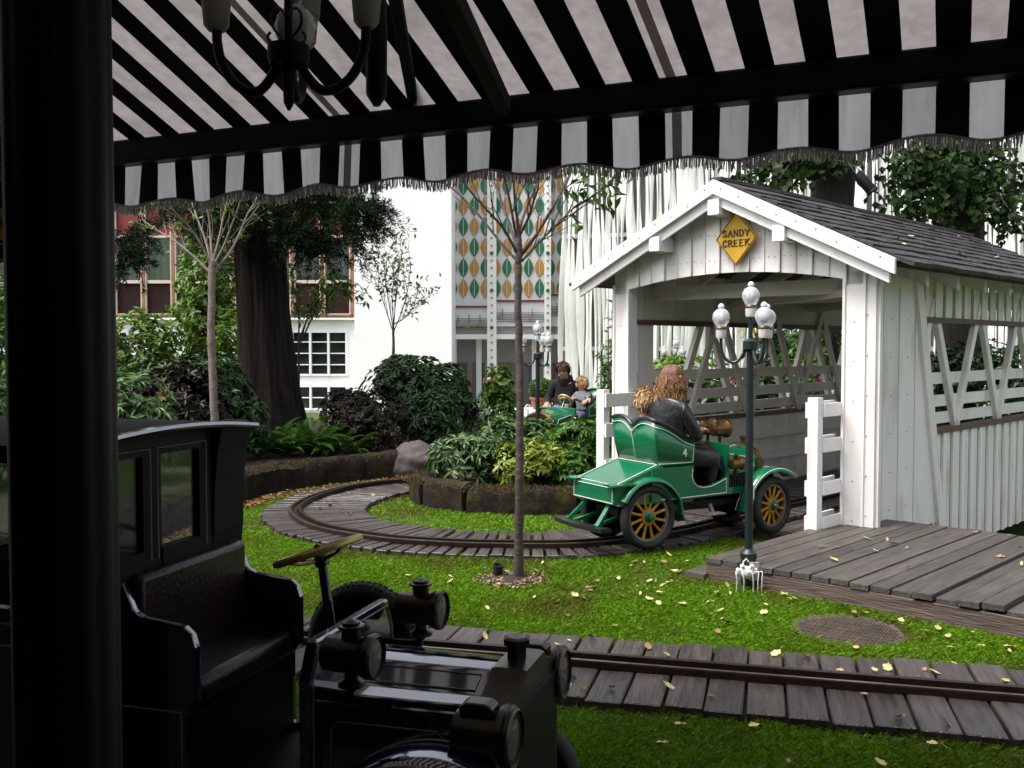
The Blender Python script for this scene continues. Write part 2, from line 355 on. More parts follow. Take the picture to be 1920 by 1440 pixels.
# ---------------------------------------------------------------- tracks
def catmull(pts, step=.03):
    pts = [V((*p, 0)) if len(p) == 2 else V(p) for p in pts]; P = [pts[0] * 2 - pts[1]] + pts + [pts[-1] * 2 - pts[-2]]; out = []
    for i in range(1, len(P) - 2):
        n = max(2, int((P[i + 1] - P[i]).length / step))
        for k in range(n):
            t = k / n; a, b, c, d = P[i - 1:i + 3]
            out.append(.5 * ((2 * b) + (c - a) * t + (2 * a - 5 * b + 4 * c - d) * t * t + (3 * b - a - 3 * c + d) * t ** 3))
    out.append(P[-2]); return out
def resample(pts, step):
    L = [0]
    for a, b in zip(pts, pts[1:]): L.append(L[-1] + (b - a).length)
    out, i, s = [], 0, 0
    while s <= L[-1]:
        while i < len(L) - 2 and L[i + 1] < s: i += 1
        t = (s - L[i]) / max(1e-9, L[i + 1] - L[i]); d = (pts[i + 1] - pts[i]).normalized(); out.append((pts[i].lerp(pts[i + 1], t), d)); s += step
    return out
bc = [brw(-1.19, s) for s in (0.15, 1.2, 3, 5, 6.5)]
LOOP = catmull([(3.4, 14.6), (2.2, 13.9), (1.1, 13.2), (.2, 12.3), (-.5, 11.62), (-1.0, 11.32), (-1.45, 11.1), (-1.80, 10.65), (-1.99, 10.12), (-2.06, 9.64), (-2.04, 9.22), (-1.88, 8.76),
    (-1.66, 8.38), (-1.37, 8.09), (-.96, 7.82), (-.63, 7.70), (-.33, 7.63), (.02, 7.60), (.40, 7.60), (.72, 7.69), (1.05, 7.90), (1.48, 8.24)] + [tuple(b)[:2] for b in bc])
td = V((math.sin(R(104.5)), math.cos(R(104.5)), 0)); tn = V((-td.y, td.x, 0))       # near line; tn points away from the camera
NEAR = [V((.31, 4.78, 0)) + td * s for s in np.arange(-4.6, 5.2, .05)]
CAR_F = V((math.sin(R(107)), math.cos(R(107)), 0)); CAR_L = V((-CAR_F.y, CAR_F.x, 0)); CAR_O = V((.095, 2.71, 0))
SIDING = [CAR_O + CAR_F * s for s in np.arange(-3.6, 5.0, .05)]

def tie_mesh(name, w0, w1, length, off):
    me = MB(); h = .05; y0, y1 = off
    a = [(y0, -w0 / 2), (y1, -w1 / 2), (y1, w1 / 2), (y0, w0 / 2)]
    b = .005
    def ring(sh, z): return [V((p[0] + (sh if p[0] < .0 else -sh), p[1] + (sh if p[1] < 0 else -sh), z)) for p in a]
    me.loft([ring(0, -.03), ring(0, h - b), ring(b, h)])
    return me.mesh(name, mt['tie'], False)
def rail_sweep(mb, path, x0, x1, z0, z1):
    rings = []
    for i, p in enumerate(path):
        d = (path[min(i + 1, len(path) - 1)] - path[max(i - 1, 0)]).normalized(); n = V((-d.y, d.x, 0))
        rings.append([p + n * x + V((0, 0, z)) for x, z in ((x0, z0), (x1, z0), (x1, z1), (x0, z1))])
    mb.loft(rings)
def make_track(name, label, path, pitch, width, off, jit=.006, wedge=1.0):
    root = empty(name, (0, 0, 0), 0, label, 'track')
    meshes = [tie_mesh('tie', width, width * wedge, 1, (off[0] + rnd.uniform(-.015, .015), off[1] + rnd.uniform(-.015, .015))) for _ in range(6)]
    short = [tie_mesh('tie', width, width * wedge, 1, (-.17 + rnd.uniform(-.015, .015), off[1] + rnd.uniform(-.015, .015))) for _ in range(6)]
    for k, (p, d) in enumerate(resample(path, pitch)):
        o = link('tie', (short if pitch < .1 and p.y < 8.3 else meshes)[rnd.randrange(6)], None, root); o.location = p + V((0, 0, rnd.uniform(-.004, .004)))
        o.rotation_euler = (rnd.uniform(-.006, .006), rnd.uniform(-.006, .006), math.atan2(d.y, d.x) + math.pi / 2 + rnd.uniform(-.012, .012))
    pts = [q for q, _ in resample(path, .06)]
    a = MB(); rail_sweep(a, pts, .026, .058, .052, .095); a.build('rail', mt['rail'], root, False)
    a = MB(); rail_sweep(a, pts, -.062, -.026, .052, .082); a.build('guide_rail', mt['rail'], root, False)
    a = MB(); rail_sweep(a, pts, -.056, -.036, .083, .087); a.build('worn_edge', mt['railtop'], root, False)
    a = MB(); rail_sweep(a, pts, -.026, .022, .053, .064); a.build('rail_base', mt['rail'], root, False)
    return root
# local x of a tie points to the left of travel
make_track('railway_track', 'curved wooden sleeper track looping round the planted bed', LOOP, .100, .088, (-.30, .66), wedge=.66)
make_track('railway_track', 'straight wooden sleeper track with rusty rail across the foreground', NEAR, .172, .160, (-.47, .46))
make_track('railway_track', 'sleeper track in the station under the dark blue car', SIDING, .172, .160, (-.42, .42))

# bed beneath the ties
def ribbon(name, path, a, b, z, mat):
    vs, fs = [], []
    pts = [q for q in path[::4]] + [path[-1]]
    for i, p in enumerate(pts):
        d = (pts[min(i + 1, len(pts) - 1)] - pts[max(i - 1, 0)]).normalized(); n = V((-d.y, d.x, 0))
        vs += [p + n * a + V((0, 0, z)), p + n * b + V((0, 0, z))]
    for i in range(len(pts) - 1): fs.append((2 * i, 2 * i + 1, 2 * i + 3, 2 * i + 2))
    m = MB(); m.add(vs, fs); return tag(m.build(name, mat, None, False), kind='structure')
ribbon('track_bed', LOOP, -.34, .70, .004, mt['soil']); ribbon('track_bed', NEAR, -.49, .49, .005, mt['soil']); ribbon('track_bed', SIDING, -.46, .46, .006, mt['soil'])

# ---------------------------------------------------------------- planted beds with stone edging
def stone_edging(name, label, path, h, th, seg):
    root = empty(name, path[0], 0, label, 'stone wall'); o0 = V(path[0])
    pts = resample(catmull(path, .05), seg)
    for (p, d), (q, _) in zip(pts, pts[1:]):
        mid = (p + q) / 2; dd = (q - p); L = dd.length - .006; hh = h * rnd.uniform(.9, 1.08)
        m = MB(); nn = 7; rings = []
        for i in range(nn + 1):
            t = (i / nn - .5) * L; ring = []
            for x, z in ((-th / 2, -.1), (th / 2, -.1), (th / 2, hh * .5), (th / 2 - .02, hh - .03), (th / 2 - .06, hh), (-th / 2 + .05, hh), (-th / 2, hh - .04), (-th / 2 - .01, hh * .5)):
                e = .6 if i in (0, nn) else 1
                ring.append(V((t, x * (.94 if e < 1 else 1) + rnd.uniform(-.022, .022), z * (1 if z < 0 else (.97 if e < 1 else 1)) + rnd.uniform(-.018, .018))))
            rings.append(ring)
        m.loft(rings); o = m.build('stone', mt['stone'], root, True, 50); o.location = mid - o0; o.rotation_euler = (0, 0, math.atan2(dd.y, dd.x))
    return root
LEFTWALL = [(-3.5, 6.6, 0), (-3.15, 7.6, 0), (-2.98, 8.6, 0), (-2.95, 9.6, 0), (-2.8, 10.4, 0), (-2.5, 11.0, 0), (-2.12, 11.4, 0), (-1.66, 11.9, 0), (-1.1, 12.45, 0), (-.62, 12.95, 0)]
ISLE = [(-.78, 10.75, 0), (-.98, 10.3, 0), (-.86, 9.85, 0), (-.55, 9.55, 0), (-.1, 9.38, 0), (.35, 9.33, 0), (.8, 9.42, 0), (1.0, 9.8, 0), (.95, 10.3, 0), (.5, 10.9, 0), (-.1, 11.1, 0), (-.55, 11.0, 0)]
stone_edging('stone_edging', 'long dark mossy stone edging curving along the left planting bed', LEFTWALL, .31, .2, .62)
stone_edging('stone_edging', 'dark mossy stone edging around the bed inside the track loop', ISLE, .27, .2, .52)
def soil_patch(name, poly, z, relief=.03):
    bm = bmesh.new(); vs = [bm.verts.new((p[0], p[1], z)) for p in poly]; f = bm.faces.new(vs)
    bmesh.ops.triangulate(bm, faces=[f])
    for _ in range(4): bmesh.ops.subdivide_edges(bm, edges=[e for e in bm.edges if e.calc_length() > .5], cuts=1)
    bmesh.ops.triangulate(bm, faces=bm.faces)
    for v in bm.verts: v.co.z += nrg.normal(0, relief * .4)
    bmesh.ops.recalc_face_normals(bm, faces=bm.faces)
    me = bpy.data.meshes.new(name); bm.to_mesh(me); bm.free(); me.materials.append(mt['soil'])
    return tag(link(name, me), kind='structure')
soil_patch('bed_soil', LEFTWALL + [(-.4, 14, 0), (-.6, 18, 0), (-14, 18, 0), (-14, 6.6, 0)], .235)
soil_patch('bed_soil', ISLE, .20)

# ================================================================ COVERED BRIDGE
BW, BL = 2.38, 5.6                              # width between posts, length of the walls
EZ, RZ, OVF, OVS = 2.22, 2.99, .32, .40         # eave height, ridge height, front and side overhang
bridge = empty('covered_bridge', BR_O, -AZ, 'white timber covered bridge with dark shingle roof and yellow diamond sign', 'bridge')
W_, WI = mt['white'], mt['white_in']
slope = (RZ - EZ) / (BW / 2 + OVS)
def roofz(p): return RZ - abs(p + BW / 2) * slope
# entrance posts (wide, boxed, with cover strips)
for k, p0 in enumerate((-.02, -BW + .02)):
    m = MB(); m.box((p0, .0, 1.1), (.15, .15, 2.2)); post = m.build('entrance_post', W_, bridge, False)
    for dx in (-.085, .085):
        m = MB(); m.box((p0 + dx, -.065, 1.1), (.022, .05, 2.18)); m.build('cover_strip', W_, post, False)
m = MB(); m.box((.07, -.045, 1.13), (.17, .055, 2.12)); m.build('corner_board', W_, bridge, False)
m = MB(); m.box((.165, -.02, 1.12), (.03, .05, 2.1)); m.build('cover_strip', W_, bridge, False)
# gable boards with arched bottom
nb = 17; x0, x1 = -BW - .06, .06
for i in range(nb):
    a, b = x0 + (x1 - x0) * i / nb + .003, x0 + (x1 - x0) * (i + 1) / nb - .003
    def arch(x):
        t = (x + BW / 2) / (BW / 2 - .09); return 2.14 + .11 * max(0, 1 - t * t) if abs(t) < 1 else 2.10
    zt0, zt1 = roofz(a) - .09, roofz(b) - .09
    m = MB(); dy = (.012 if i % 2 else 0)
    zb0, zb1 = (arch(a), arch(b))
    if zt0 - zb0 > .01 or zt1 - zb1 > .01:
        m.prism([(a, zb0), (b, zb1), (b, max(zt1, zb1 + .005)), (a, max(zt0, zb0 + .005))], (0, -.075 - dy, 0), (1, 0, 0), (0, 0, 1), (0, .02, 0)); m.build('gable_board', W_, bridge, False)
        if 0 < i:
            m = MB(); m.box((a - .003, -.094, (arch(a) + roofz(a) - .1) / 2), (.012, .008, roofz(a) - .12 - arch(a))); m.build('board_joint', mt['brown_trim'] if False else WI, bridge, False)
# barge boards on both gables: outer and inner
def barge(s, parent):
    for side in (-1, 1):
        for off, z0, w, th, nm in ((0, .045, .12, .035, 'barge_board'), (.045, -.065, .10, .03, 'inner_barge_board')):
            pa = V((-BW / 2, s + off, RZ + z0)); e = BW / 2 + OVS - (.06 if off else 0)
            pb = V((-BW / 2 + side * e, s + off, RZ + z0 - e * slope))
            m = MB(); m.prism([(0, 0), (pb.x - pa.x, pb.z - pa.z), (pb.x - pa.x, pb.z - pa.z - w), (0, -w)], pa, (1, 0, 0), (0, 0, 1), (0, th, 0)); m.build(nm, W_, parent, False)
barge(-OVF, bridge); barge(BL + .15, bridge)
# purlin ends
for p in (-BW / 2, -BW / 2 + .62, -BW / 2 - .62):
    m = MB(); z = roofz(p) - (.19 if p == -BW / 2 else .16); m.box((p, -.16, z), (.11, .30, .13)); m.build('purlin_end', W_, bridge, False)
nails = MB()
for i in range(nb):
    a = x0 + (x1 - x0) * (i + .5) / nb
    for dx in (-.03, .03):
        nails.box((a + dx, -.094, 2.36 + rnd.uniform(-.008, .008)), (.005, .010, .005))
        if abs(a + BW / 2) < .75: nails.box((a + dx, -.094, 2.58 + rnd.uniform(-.01, .01)), (.005, .010, .005))
for k in range(9):
    for side in (-1, 1):
        e_ = .08 + k * .175; nails.box((-BW / 2 + side * e_, -OVF - .002, RZ - .01 - e_ * slope + rnd.uniform(-.03, .02)), (.009, .006, .009))
for z in np.arange(.2, 2.1, .32):
    nails.box((-.02, -.077, z), (.007, .008, .007)); nails.box((.09, -.075, z + .05), (.007, .008, .007)); nails.box((-BW + .02, -.077, z), (.007, .008, .007))
    for s_ in (.18, .46, .8): nails.box((.054, s_, z + .03), (.008, .007, .007))
nails.build('nail_heads', mt['iron_cast'], bridge, False)
# roof deck and rafters
for side in (-1, 1):
    e = BW / 2 + OVS - .03
    m = MB(); m.prism([(0, -.02), (side * e, -.02 - e * slope), (side * e, -.05 - e * slope), (0, -.05)], (-BW / 2, -OVF + .09, RZ + .02), (1, 0, 0), (0, 0, 1), (0, BL + OVF + .05, 0)); m.build('roof_boards', mt['brown_trim'], bridge, False)
for i in range(8):
    s = .55 + i * .68
    for side in (-1, 1):
        m = MB(); x = side * (BW / 2 + .30); m.prism([(side * .1, -.10), (x, -.10 - abs(x) * slope), (x, -.21 - abs(x) * slope), (x - side * .32, -.205 - (abs(x) - .32) * slope * 1.0 - .03), (side * .1, -.21)], (-BW / 2, s, RZ + .04), (1, 0, 0), (0, 0, 1), (0, .055, 0)); m.build('rafter', W_ if side > 0 else WI, bridge, False)  # left rafters take the shaded tone of the white paint
# shingles
ncs, nsh = 10, 24
Lr = BL + OVF + .12; ev = (BW / 2 + OVS + .02); sl = math.hypot(ev, ev * slope)
sang = math.atan(slope)
shm = []
for k in range(5):
    m = MB(); w = Lr / nsh - .006; l = sl / ncs * 1.55
    a = rnd.uniform(-.012, .012); m.prism([(-w / 2, 0), (w / 2, 0), (w / 2, -l + a), (0, -l - a * .6), (-w / 2, -l - a)], (0, 0, 0), (0, 1, 0), (1, 0, 0), (0, 0, .034)); 
    mm = MB(); mm.v = [(-x, y, z) for x, y, z in m.v]; mm.f = m.f; mm.m = m.m; shm.append(mm.mesh('shingle', mt['shingle'], False))
root_shingles = MB()
for c in range(ncs):
    for i in range(nsh):
        d = c / ncs * sl; s = -OVF + .06 + (i + (.5 if c % 2 == 0 else (.26 if i == 0 else 0))) * Lr / nsh
        loc = V((-BW / 2 + d * math.cos(sang), s, RZ + .012 - d * math.sin(sang) + rnd.uniform(0, .006)))
        o = link('shingle', shm[rnd.randrange(5)], None, bridge); o.location = loc; o.scale = (1, .5 if (c % 2 and i == 0) else 1, 1); o.rotation_euler = (rnd.uniform(-.02, .02), sang - .075 + rnd.uniform(-.012, .012), rnd.uniform(-.02, .02))
    y0 = -OVF + .06
    d0, d1 = c / ncs * sl, (c + 1.4) / ncs * sl
    root_shingles.prism([(-d0 * math.cos(sang), RZ + .03 - d0 * math.sin(sang)), (-d1 * math.cos(sang), RZ + .04 - d1 * math.sin(sang)), (-d1 * math.cos(sang), RZ + .018 - d1 * math.sin(sang))], (-BW / 2, y0, 0), (1, 0, 0), (0, 0, 1), (0, Lr, 0))
tag(root_shingles.build('shingles', mt['shingle'], bridge, False), kind='stuff')
m = MB(); m.box((-BW / 2, BL / 2 - .05, RZ + .055), (.10, Lr, .03)); m.build('ridge_cap', mt['shingle'], bridge, False)
# tie beams across
for s in (.42, 1.9, 3.7, 5.45):
    m = MB(); m.box((-BW / 2, s, 2.12), (BW, .09, .13)); m.build('tie_beam', WI, bridge, False)
for s0, s1 in ((.2, 1.8), (2.0, 3.6)):
    m = MB(); m.bar((-BW + .1, s1, 2.05), (-.12, s0, 2.05), .07, .06); m.build('wind_brace', WI, bridge, False)
# the two long walls
def long_wall(p, out):
    mo = W_ if out > 0 else WI  # left wall wears the white paint with its shade put into the colour
    zs, zo = .85, 1.82
    for z, h, nm in ((zs - .02, .05, 'sill'), (zo + .02, .05, 'header')):
        a0 = .15 if out < 0 else (1.38 if nm == 'sill' else 1.03)
        m = MB(); m.box((p, (BL + a0) / 2, z), (.11, BL - a0, h)); m.build(nm, mt['brown_trim'], bridge, False)
    n = 46; st = .22 if out < 0 else .98
    for i in range(n):
        a = .1 + (BL - .15) * i / n; w = (BL - .15) / n
        if a < st and out > 0: continue
        for z0, z1, nm in ((-.32, zs - .05, 'lower_board'), (zo + .045, EZ + .10, 'upper_board')):
            if nm == 'lower_board' and out > 0 and a < 1.46: continue
            m = MB(); dx = .018 if i % 2 else .0
            m.box((p + out * (.018 + dx), a + w / 2, (z0 + z1) / 2), (.022, w * (.98 if i % 2 == 0 else .6), z1 - z0)); m.build(nm, mo, bridge, False)
    if out < 0:      # boards seen from inside the bridge
        for i in range(30):
            a = .1 + (BL - .15) * i / 30; w = (BL - .15) / 30
            for z0, z1, nm in ((0.02, zs - .05, 'inner_lower_board'), (zo + .045, EZ + .12, 'inner_upper_board')):
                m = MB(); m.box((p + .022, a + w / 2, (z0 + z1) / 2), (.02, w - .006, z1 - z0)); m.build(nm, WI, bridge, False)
        for z in (.34, .60):
            m = MB(); m.box((p + .05, BL / 2, z), (.03, BL - .2, .10)); m.build('rail', WI, bridge, False)
    for z in (1.31, 1.10, .94):
        m = MB(); m.box((p - out * .02, BL / 2 + .05, z), (.028, BL - .15, .105)); m.build('rail', mo, bridge, False)
    k = 4; seg = (BL - .9) / k
    for i in range(k):
        a = .85 + i * seg
        for j, (q0, q1) in enumerate((((a, zs), (a + seg / 2, zo + .2)), ((a + seg / 2, zo + .2), (a + seg, zs)))):
            m = MB(); m.bar((p + out * .012, q0[0], q0[1]), (p + out * .012, q1[0], q1[1]), .05, .085, up=(0, 0, 1)); m.build('diagonal_brace', mo, bridge, False)
            m = MB(); m.bar((p - out * .055, q0[0] + .18, zs if j == 0 else zo + .2), (p - out * .055, q1[0] + .18, zo + .2 if j == 0 else zs), .04, .075); m.build('diagonal_brace', mo, bridge, False)
    m = MB(); m.box((p, BL, .95), (.14, .14, 2.5)); m.build('end_post', mo, bridge, False)
    if out < 0:
        m = MB(); m.box((p, .30, 1.35), (.07, .26, .98)); m.build('board', WI, bridge, False)
long_wall(0, 1); long_wall(-BW, -1)
# boarded flank beside the entrance with its slanted edge board
for i, (s0, s1) in enumerate(((.06, .30), (.30, .62), (.62, .96), (.96, 1.52))):
    def sl_s(z): return 1.0 + (2.1 - z) / 2.1 * .36
    m = MB(); z_top = 2.2 if s1 < 1.0 else 2.1 - (s1 - 1.0) / .36 * 2.1
    a, b = s0 + .002, s1 - .002
    if i < 3: m.prism([(a, .0), (b, .0), (b, 2.2), (a, 2.2)], (.03, 0, 0), (0, 1, 0), (0, 0, 1), (.022, 0, 0))
    else: m.prism([(a, .0), (b + .03, .0), (a, 2.15)], (.031, 0, 0), (0, 1, 0), (0, 0, 1), (.022, 0, 0))
    m.build('flank_board', W_, bridge, False)
    if i: m = MB(); m.box((.056, s0, 1.05), (.006, .012, 2.1)); m.build('board_joint', WI, bridge, False)
m = MB(); m.prism([(.87, 2.25), (1.01, 2.25), (1.64, -.05), (1.50, -.05)], (.05, 0, 0), (0, 1, 0), (0, 0, 1), (.035, 0, 0)); m.build('slanted_board', W_, bridge, False)
# floor
for i in range(18):
    m = MB(); w = (BW - .1) / 18; m.box((-BW + .05 + (i + .5) * w, BL / 2 + .1, -.02), (w - .008, BL + .1, .05)); o = m.build('floor_board', mt['deck'], bridge, False)
# approach fences
def fence(p, t, label, far):
    b = brw(p, -t); h = 1.16
    f = empty('approach_fence', b, -AZ, label, 'fence')
    m = MB(); m.box((0, 0, h / 2 + .04), (.085, .085, h)); m.build('fence_post', W_, f, False)
    for z in (1.10, .82, .48, .20):
        m = MB(); m.box(((-.055 if not far else .055), t / 2 - .01, z), (.024, t + .05, .125)); m.build('fence_rail', W_, f, False)
        m = MB(); m.box(((.05 if not far else -.05), t / 2 + .0, z), (.02, t - .09, .105)); m.build('fence_rail', W_, f, False)
fence(-.17, .42, 'short white four rail fence beside the right entrance post of the bridge', False)
fence(-BW + .1, .45, 'short white four rail fence at the left entrance post behind the green car', True)

# yellow diamond sign
GLY = {'S': [[(.85, .82), (.6, 1), (.3, .98), (.12, .78), (.25, .58), (.7, .42), (.88, .22), (.7, .02), (.35, 0), (.1, .2)]],
 'A': [[(.0, 0), (.5, 1), (1.0, 0)], [(.2, .35), (.8, .35)]], 'N': [[(.1, 0), (.1, 1), (.9, 0), (.9, 1)]], 'D': [[(.12, 0), (.12, 1), (.55, 1), (.9, .75), (.9, .25), (.55, 0), (.12, 0)]],
 'Y': [[(0, 1), (.5, .5), (1, 1)], [(.5, .5), (.5, 0)]], 'C': [[(.92, .8), (.65, 1), (.35, 1), (.1, .7), (.1, .3), (.35, 0), (.65, 0), (.92, .22)]],
 'R': [[(.12, 0), (.12, 1), (.6, 1), (.85, .85), (.85, .65), (.6, .5), (.12, .5)], [(.5, .5), (.95, 0)]], 'E': [[(.85, 1), (.12, 1), (.12, 0), (.88, 0)], [(.12, .52), (.65, .52)]],
 'K': [[(.12, 0), (.12, 1)], [(.88, 1), (.14, .45)], [(.4, .62), (.95, 0)]], '4': [[(.68, 0), (.68, 1), (.08, .32), (.95, .32)]]}
SER = {'A': [(0, 0), (1, 0)], 'N': [(.1, 0), (.1, 1), (.9, 1)], 'D': [(.08, 0), (.08, 1)], 'Y': [(0, 1), (1, 1), (.5, 0)], 'R': [(.12, 0), (.95, 0), (.08, 1)], 'E': [(.08, 1), (.08, 0)], 'K': [(.12, 0), (.12, 1), (.9, 1), (.95, 0)]}
def letters(mb, text, o, ex, ez, en, w, h, gap, st, th=.004):
    o, ex, ez, en = V(o), V(ex), V(ez), V(en); x = -(len(text) * w + (len(text) - 1) * gap) / 2
    for ch in text:
        for ln in GLY[ch]:
            for a, b in zip(ln, ln[1:]):
                pa, pb = o + ex * (x + a[0] * w) + ez * (a[1] * h), o + ex * (x + b[0] * w) + ez * (b[1] * h)
                thin = abs(a[0] - b[0]) > .3 and abs(a[1] - b[1]) < .2
                d = (pb - pa).normalized() * st * .3; mb.bar(pa - d, pb + d, st * (.55 if thin else 1), th, up=en)
        for q in SER.get(ch, []):
            c = o + ex * (x + q[0] * w) + ez * (q[1] * h); mb.bar(c - ex * w * .2, c + ex * w * .2, st * .55, th, up=en)
        x += w + gap
sg = empty('diamond_sign', brw(-BW / 2 + .13, -.15, 2.535), -AZ, 'yellow diamond sign with brown serif lettering on the bridge gable', 'sign')
m = MB(); hh, ww = .235, .205; m.prism([(0, -hh), (ww, 0), (0, hh), (-ww, 0)], (0, 0, 0), (1, 0, 0), (0, 0, 1), (0, .018, 0)); m.build('sign_board', mt['signyellow'], sg, False)
m = MB()
q = [(0, -hh + .012), (ww - .012, 0), (0, hh - .012), (-ww + .012, 0)]
for a, b in zip(q, q[1:] + q[:1]): m.bar((a[0], -.003, a[1]), (b[0], -.003, b[1]), .005, .004, up=(0, 1, 0))
m.build('sign_border', mt['signtext'], sg, False)
m = MB(); letters(m, 'SANDY', (0, -.004, .017), (1, 0, 0), (0, 0, 1), (0, -1, 0), .041, .052, .014, .011); letters(m, 'CREEK', (0, -.004, -.066), (1, 0, 0), (0, 0, 1), (0, -1, 0), .041, .052, .014, .011)
m.build('sign_lettering', mt['signtext'], sg, False)

# ---------------------------------------------------------------- deck beside the bridge
deck = empty('timber_deck', BR_O, -AZ, 'weathered grey plank deck in front of the covered bridge', 'deck')
pw = .128
for i in range(22):
    p = -.20 + i * pw; L0, L1 = -1.92 + rnd.uniform(-.012, .012), .40 + rnd.uniform(-.01, .01)
    if i < 1: L1 = -.10
    m = MB(); m.box((p + pw / 2, (L0 + L1) / 2, .145), (pw - .010, L1 - L0, .04)); o = m.build('plank', mt['deck'], deck, False, bev=.004)
    o.rotation_euler = (0, rnd.uniform(-.01, .01), 0)
m = MB(); m.box((1.19, -1.885, .05), (2.78, .06, .15)); m.build('fascia_beam', mt['beam'], deck, False, bev=.004)
m = MB(); m.box((1.24, -1.80, .0), (2.7, .08, .22)); m.build('joist', mt['beam'], deck, False)
for s in (-1.1, -.3, .33):
    m = MB(); m.box((1.24, s, .04), (2.7, .07, .17)); m.build('joist', mt['beam'], deck, False)
m = MB(); m.box((-.175, -.95, .045), (.05, 1.8, .15)); m.build('fascia_beam', mt['beam'], deck, False)
m = MB(); m.box((-.26, -1.82, .03), (.16, .3, .05)); m.build('step_board', mt['deck'], deck, False)
for s, sx in ((-1.92, 0),):
    m = MB(); m.box((1.2, .42, -.2), (2.6, .05, .62)); m.build('retaining_board', mt['beam'], deck, False)
# ================================================================ BUILDINGS BEHIND THE GARDEN
YW = 24.0; U = YW / FPX
def bx_(px): return (px - 960) * U
def bz_(py): return EYE + (HOR - py) * U
hall = empty('white_hall', (bx_(400), YW, 0), 0, 'white rendered hall with brown framed upper windows behind the conifer', 'building')
def hp(name, mb, mat, parent=None, **k): return mb.build(name, mat, parent or hall, False, **k)
ox = bx_(400)
def hbox(x0, x1, z0, z1, y0, y1):
    m = MB(); m.box(((x0 + x1) / 2 - ox, (y0 + y1) / 2, (z0 + z1) / 2), (x1 - x0, y1 - y0, z1 - z0)); return m
xl, xr = bx_(-120), bx_(668)
# plain wall block right of the windows
hp('wall', hbox(xr + .002, bx_(848), -.5, 9.0, -.25, 3), mt['stucco'])
# lower storey, with openings made of pieces round the windows
zb = bz_(600)
lw = [(bx_(548), bx_(650)), (bx_(440), bx_(520)), (bx_(283), bx_(327)), (bx_(180), bx_(240))]
zw0, zw1, zv1 = bz_(705), bz_(620), bz_(722)
hp('wall', hbox(xl, xr, zw1, zb, 0, .3), mt['stucco']); hp('wall', hbox(xl, xr, zv1 - .0, zw0, 0, .3), mt['stucco']); hp('wall', hbox(xl, xr, -.5, .05, 0, .3), mt['stucco'])
edges = sorted([e for w in lw for e in w])
cuts = [xl] + edges + [xr]
for a, b in zip(cuts[0::2], cuts[1::2]):
    hp('wall', hbox(a, b, zw0, zw1, 0, .3), mt['stucco']); hp('wall', hbox(a, b, .05, zv1, 0, .3), mt['stucco'])
def window(x0, x1, z0, z1, cols, rows, frame, y=0.0, bars=None, pane=None, fw=.05):
    w = hp('window', hbox(x0, x1, z0, z0 + fw, y - .02, y + .08), frame)
    for k in range(cols + 1):
        xx = x0 + (x1 - x0) * k / cols; hp('window_frame', hbox(xx - fw / 2, xx + fw / 2, z0, z1, y - .03, y + .07), frame, w)
    hp('window_frame', hbox(x0, x1, z1 - fw, z1, y - .02, y + .08), frame, w)
    for k in range(1, rows):
        zz = z0 + (z1 - z0) * k / rows; hp('glazing_bar', hbox(x0, x1, zz - .012, zz + .012, y - .0, y + .06), frame, w)
    for k in range(cols):
        a, b = x0 + (x1 - x0) * k / cols, x0 + (x1 - x0) * (k + 1) / cols
        hp('pane', hbox(a, b, z0, z1, y + .075, y + .085), pane or mt['pane'], w)
    return w
for (a, b), c in zip(lw, (3, 2, 1, 1)):
    window(a, b, zw0, zw1, c, 4, mt['stucco']); window(a, b, .05, zv1, c, 2, mt['stucco'])
# upper glazed storey
hp('cornice', hbox(xl, xr + .04, zb, zb + .05, -.16, .3), mt['stucco'])
hp('brick_course', hbox(xl, xr + .02, zb + .05, bz_(594), -.10, .3), mt['plumpanel'])
nbay = 14; x_end = bx_(662); bw = 55.5 * U
for k in range(nbay):
    x1 = x_end - k * bw; x0 = x1 - bw
    if x0 < xl: break
    b = hp('window_bay', hbox(x0, x1, bz_(594), bz_(590), -.08, .2), mt['winframe'])
    hp('mullion', hbox(x1 - .035, x1 + .035, bz_(590), 9, -.10, .2), mt['winframe'], b)
    for e in (-.055, .055): hp('mullion_edge', hbox(x1 + e - .014, x1 + e + .014, bz_(590), 9, -.09, .2), mt['winpink'], b)
    hp('plum_panel', hbox(x0 + .07, x1 - .07, bz_(588), bz_(532), -.02, .2), mt['plumpanel'], b)
    hp('frame_edge', hbox(x0 + .07, x1 - .07, bz_(590), bz_(588), -.06, .2), mt['winpink'], b)
    hp('transom', hbox(x0 + .07, x1 - .07, bz_(532), bz_(526), -.06, .2), mt['winpink'], b)
    hp('curtain', hbox(x0 + .07, x1 - .07, bz_(526), bz_(445), .12, .2), mt['curtaing'] if k in (2, 5, 6) else mt['curtain'], b)
    hp('pane', hbox(x0 + .07, x1 - .07, bz_(526), bz_(445), .02, .03), mt['glass'], b)
    hp('transom', hbox(x0 + .07, x1 - .07, bz_(447), bz_(443), -.06, .2), mt['winpink'], b)
    hp('red_panel', hbox(x0 + .07, x1 - .07, bz_(443), bz_(385), -.02, .2), mt['redpanel'], b)
    hp('transom', hbox(x0 + .07, x1 - .07, bz_(385), bz_(381), -.06, .2), mt['winpink'], b)
    hp('upper_pane', hbox(x0 + .07, x1 - .07, bz_(381), 9, .06, .08), mt['pane'], b)
hp('corner_strip', hbox(xr - .05, xr - .004, zb + .05, 9, -.13, .3), mt['winframe'])
hp('back_wall', hbox(xl, xr, -.5, 9, .45, 3), mt['greywall'])

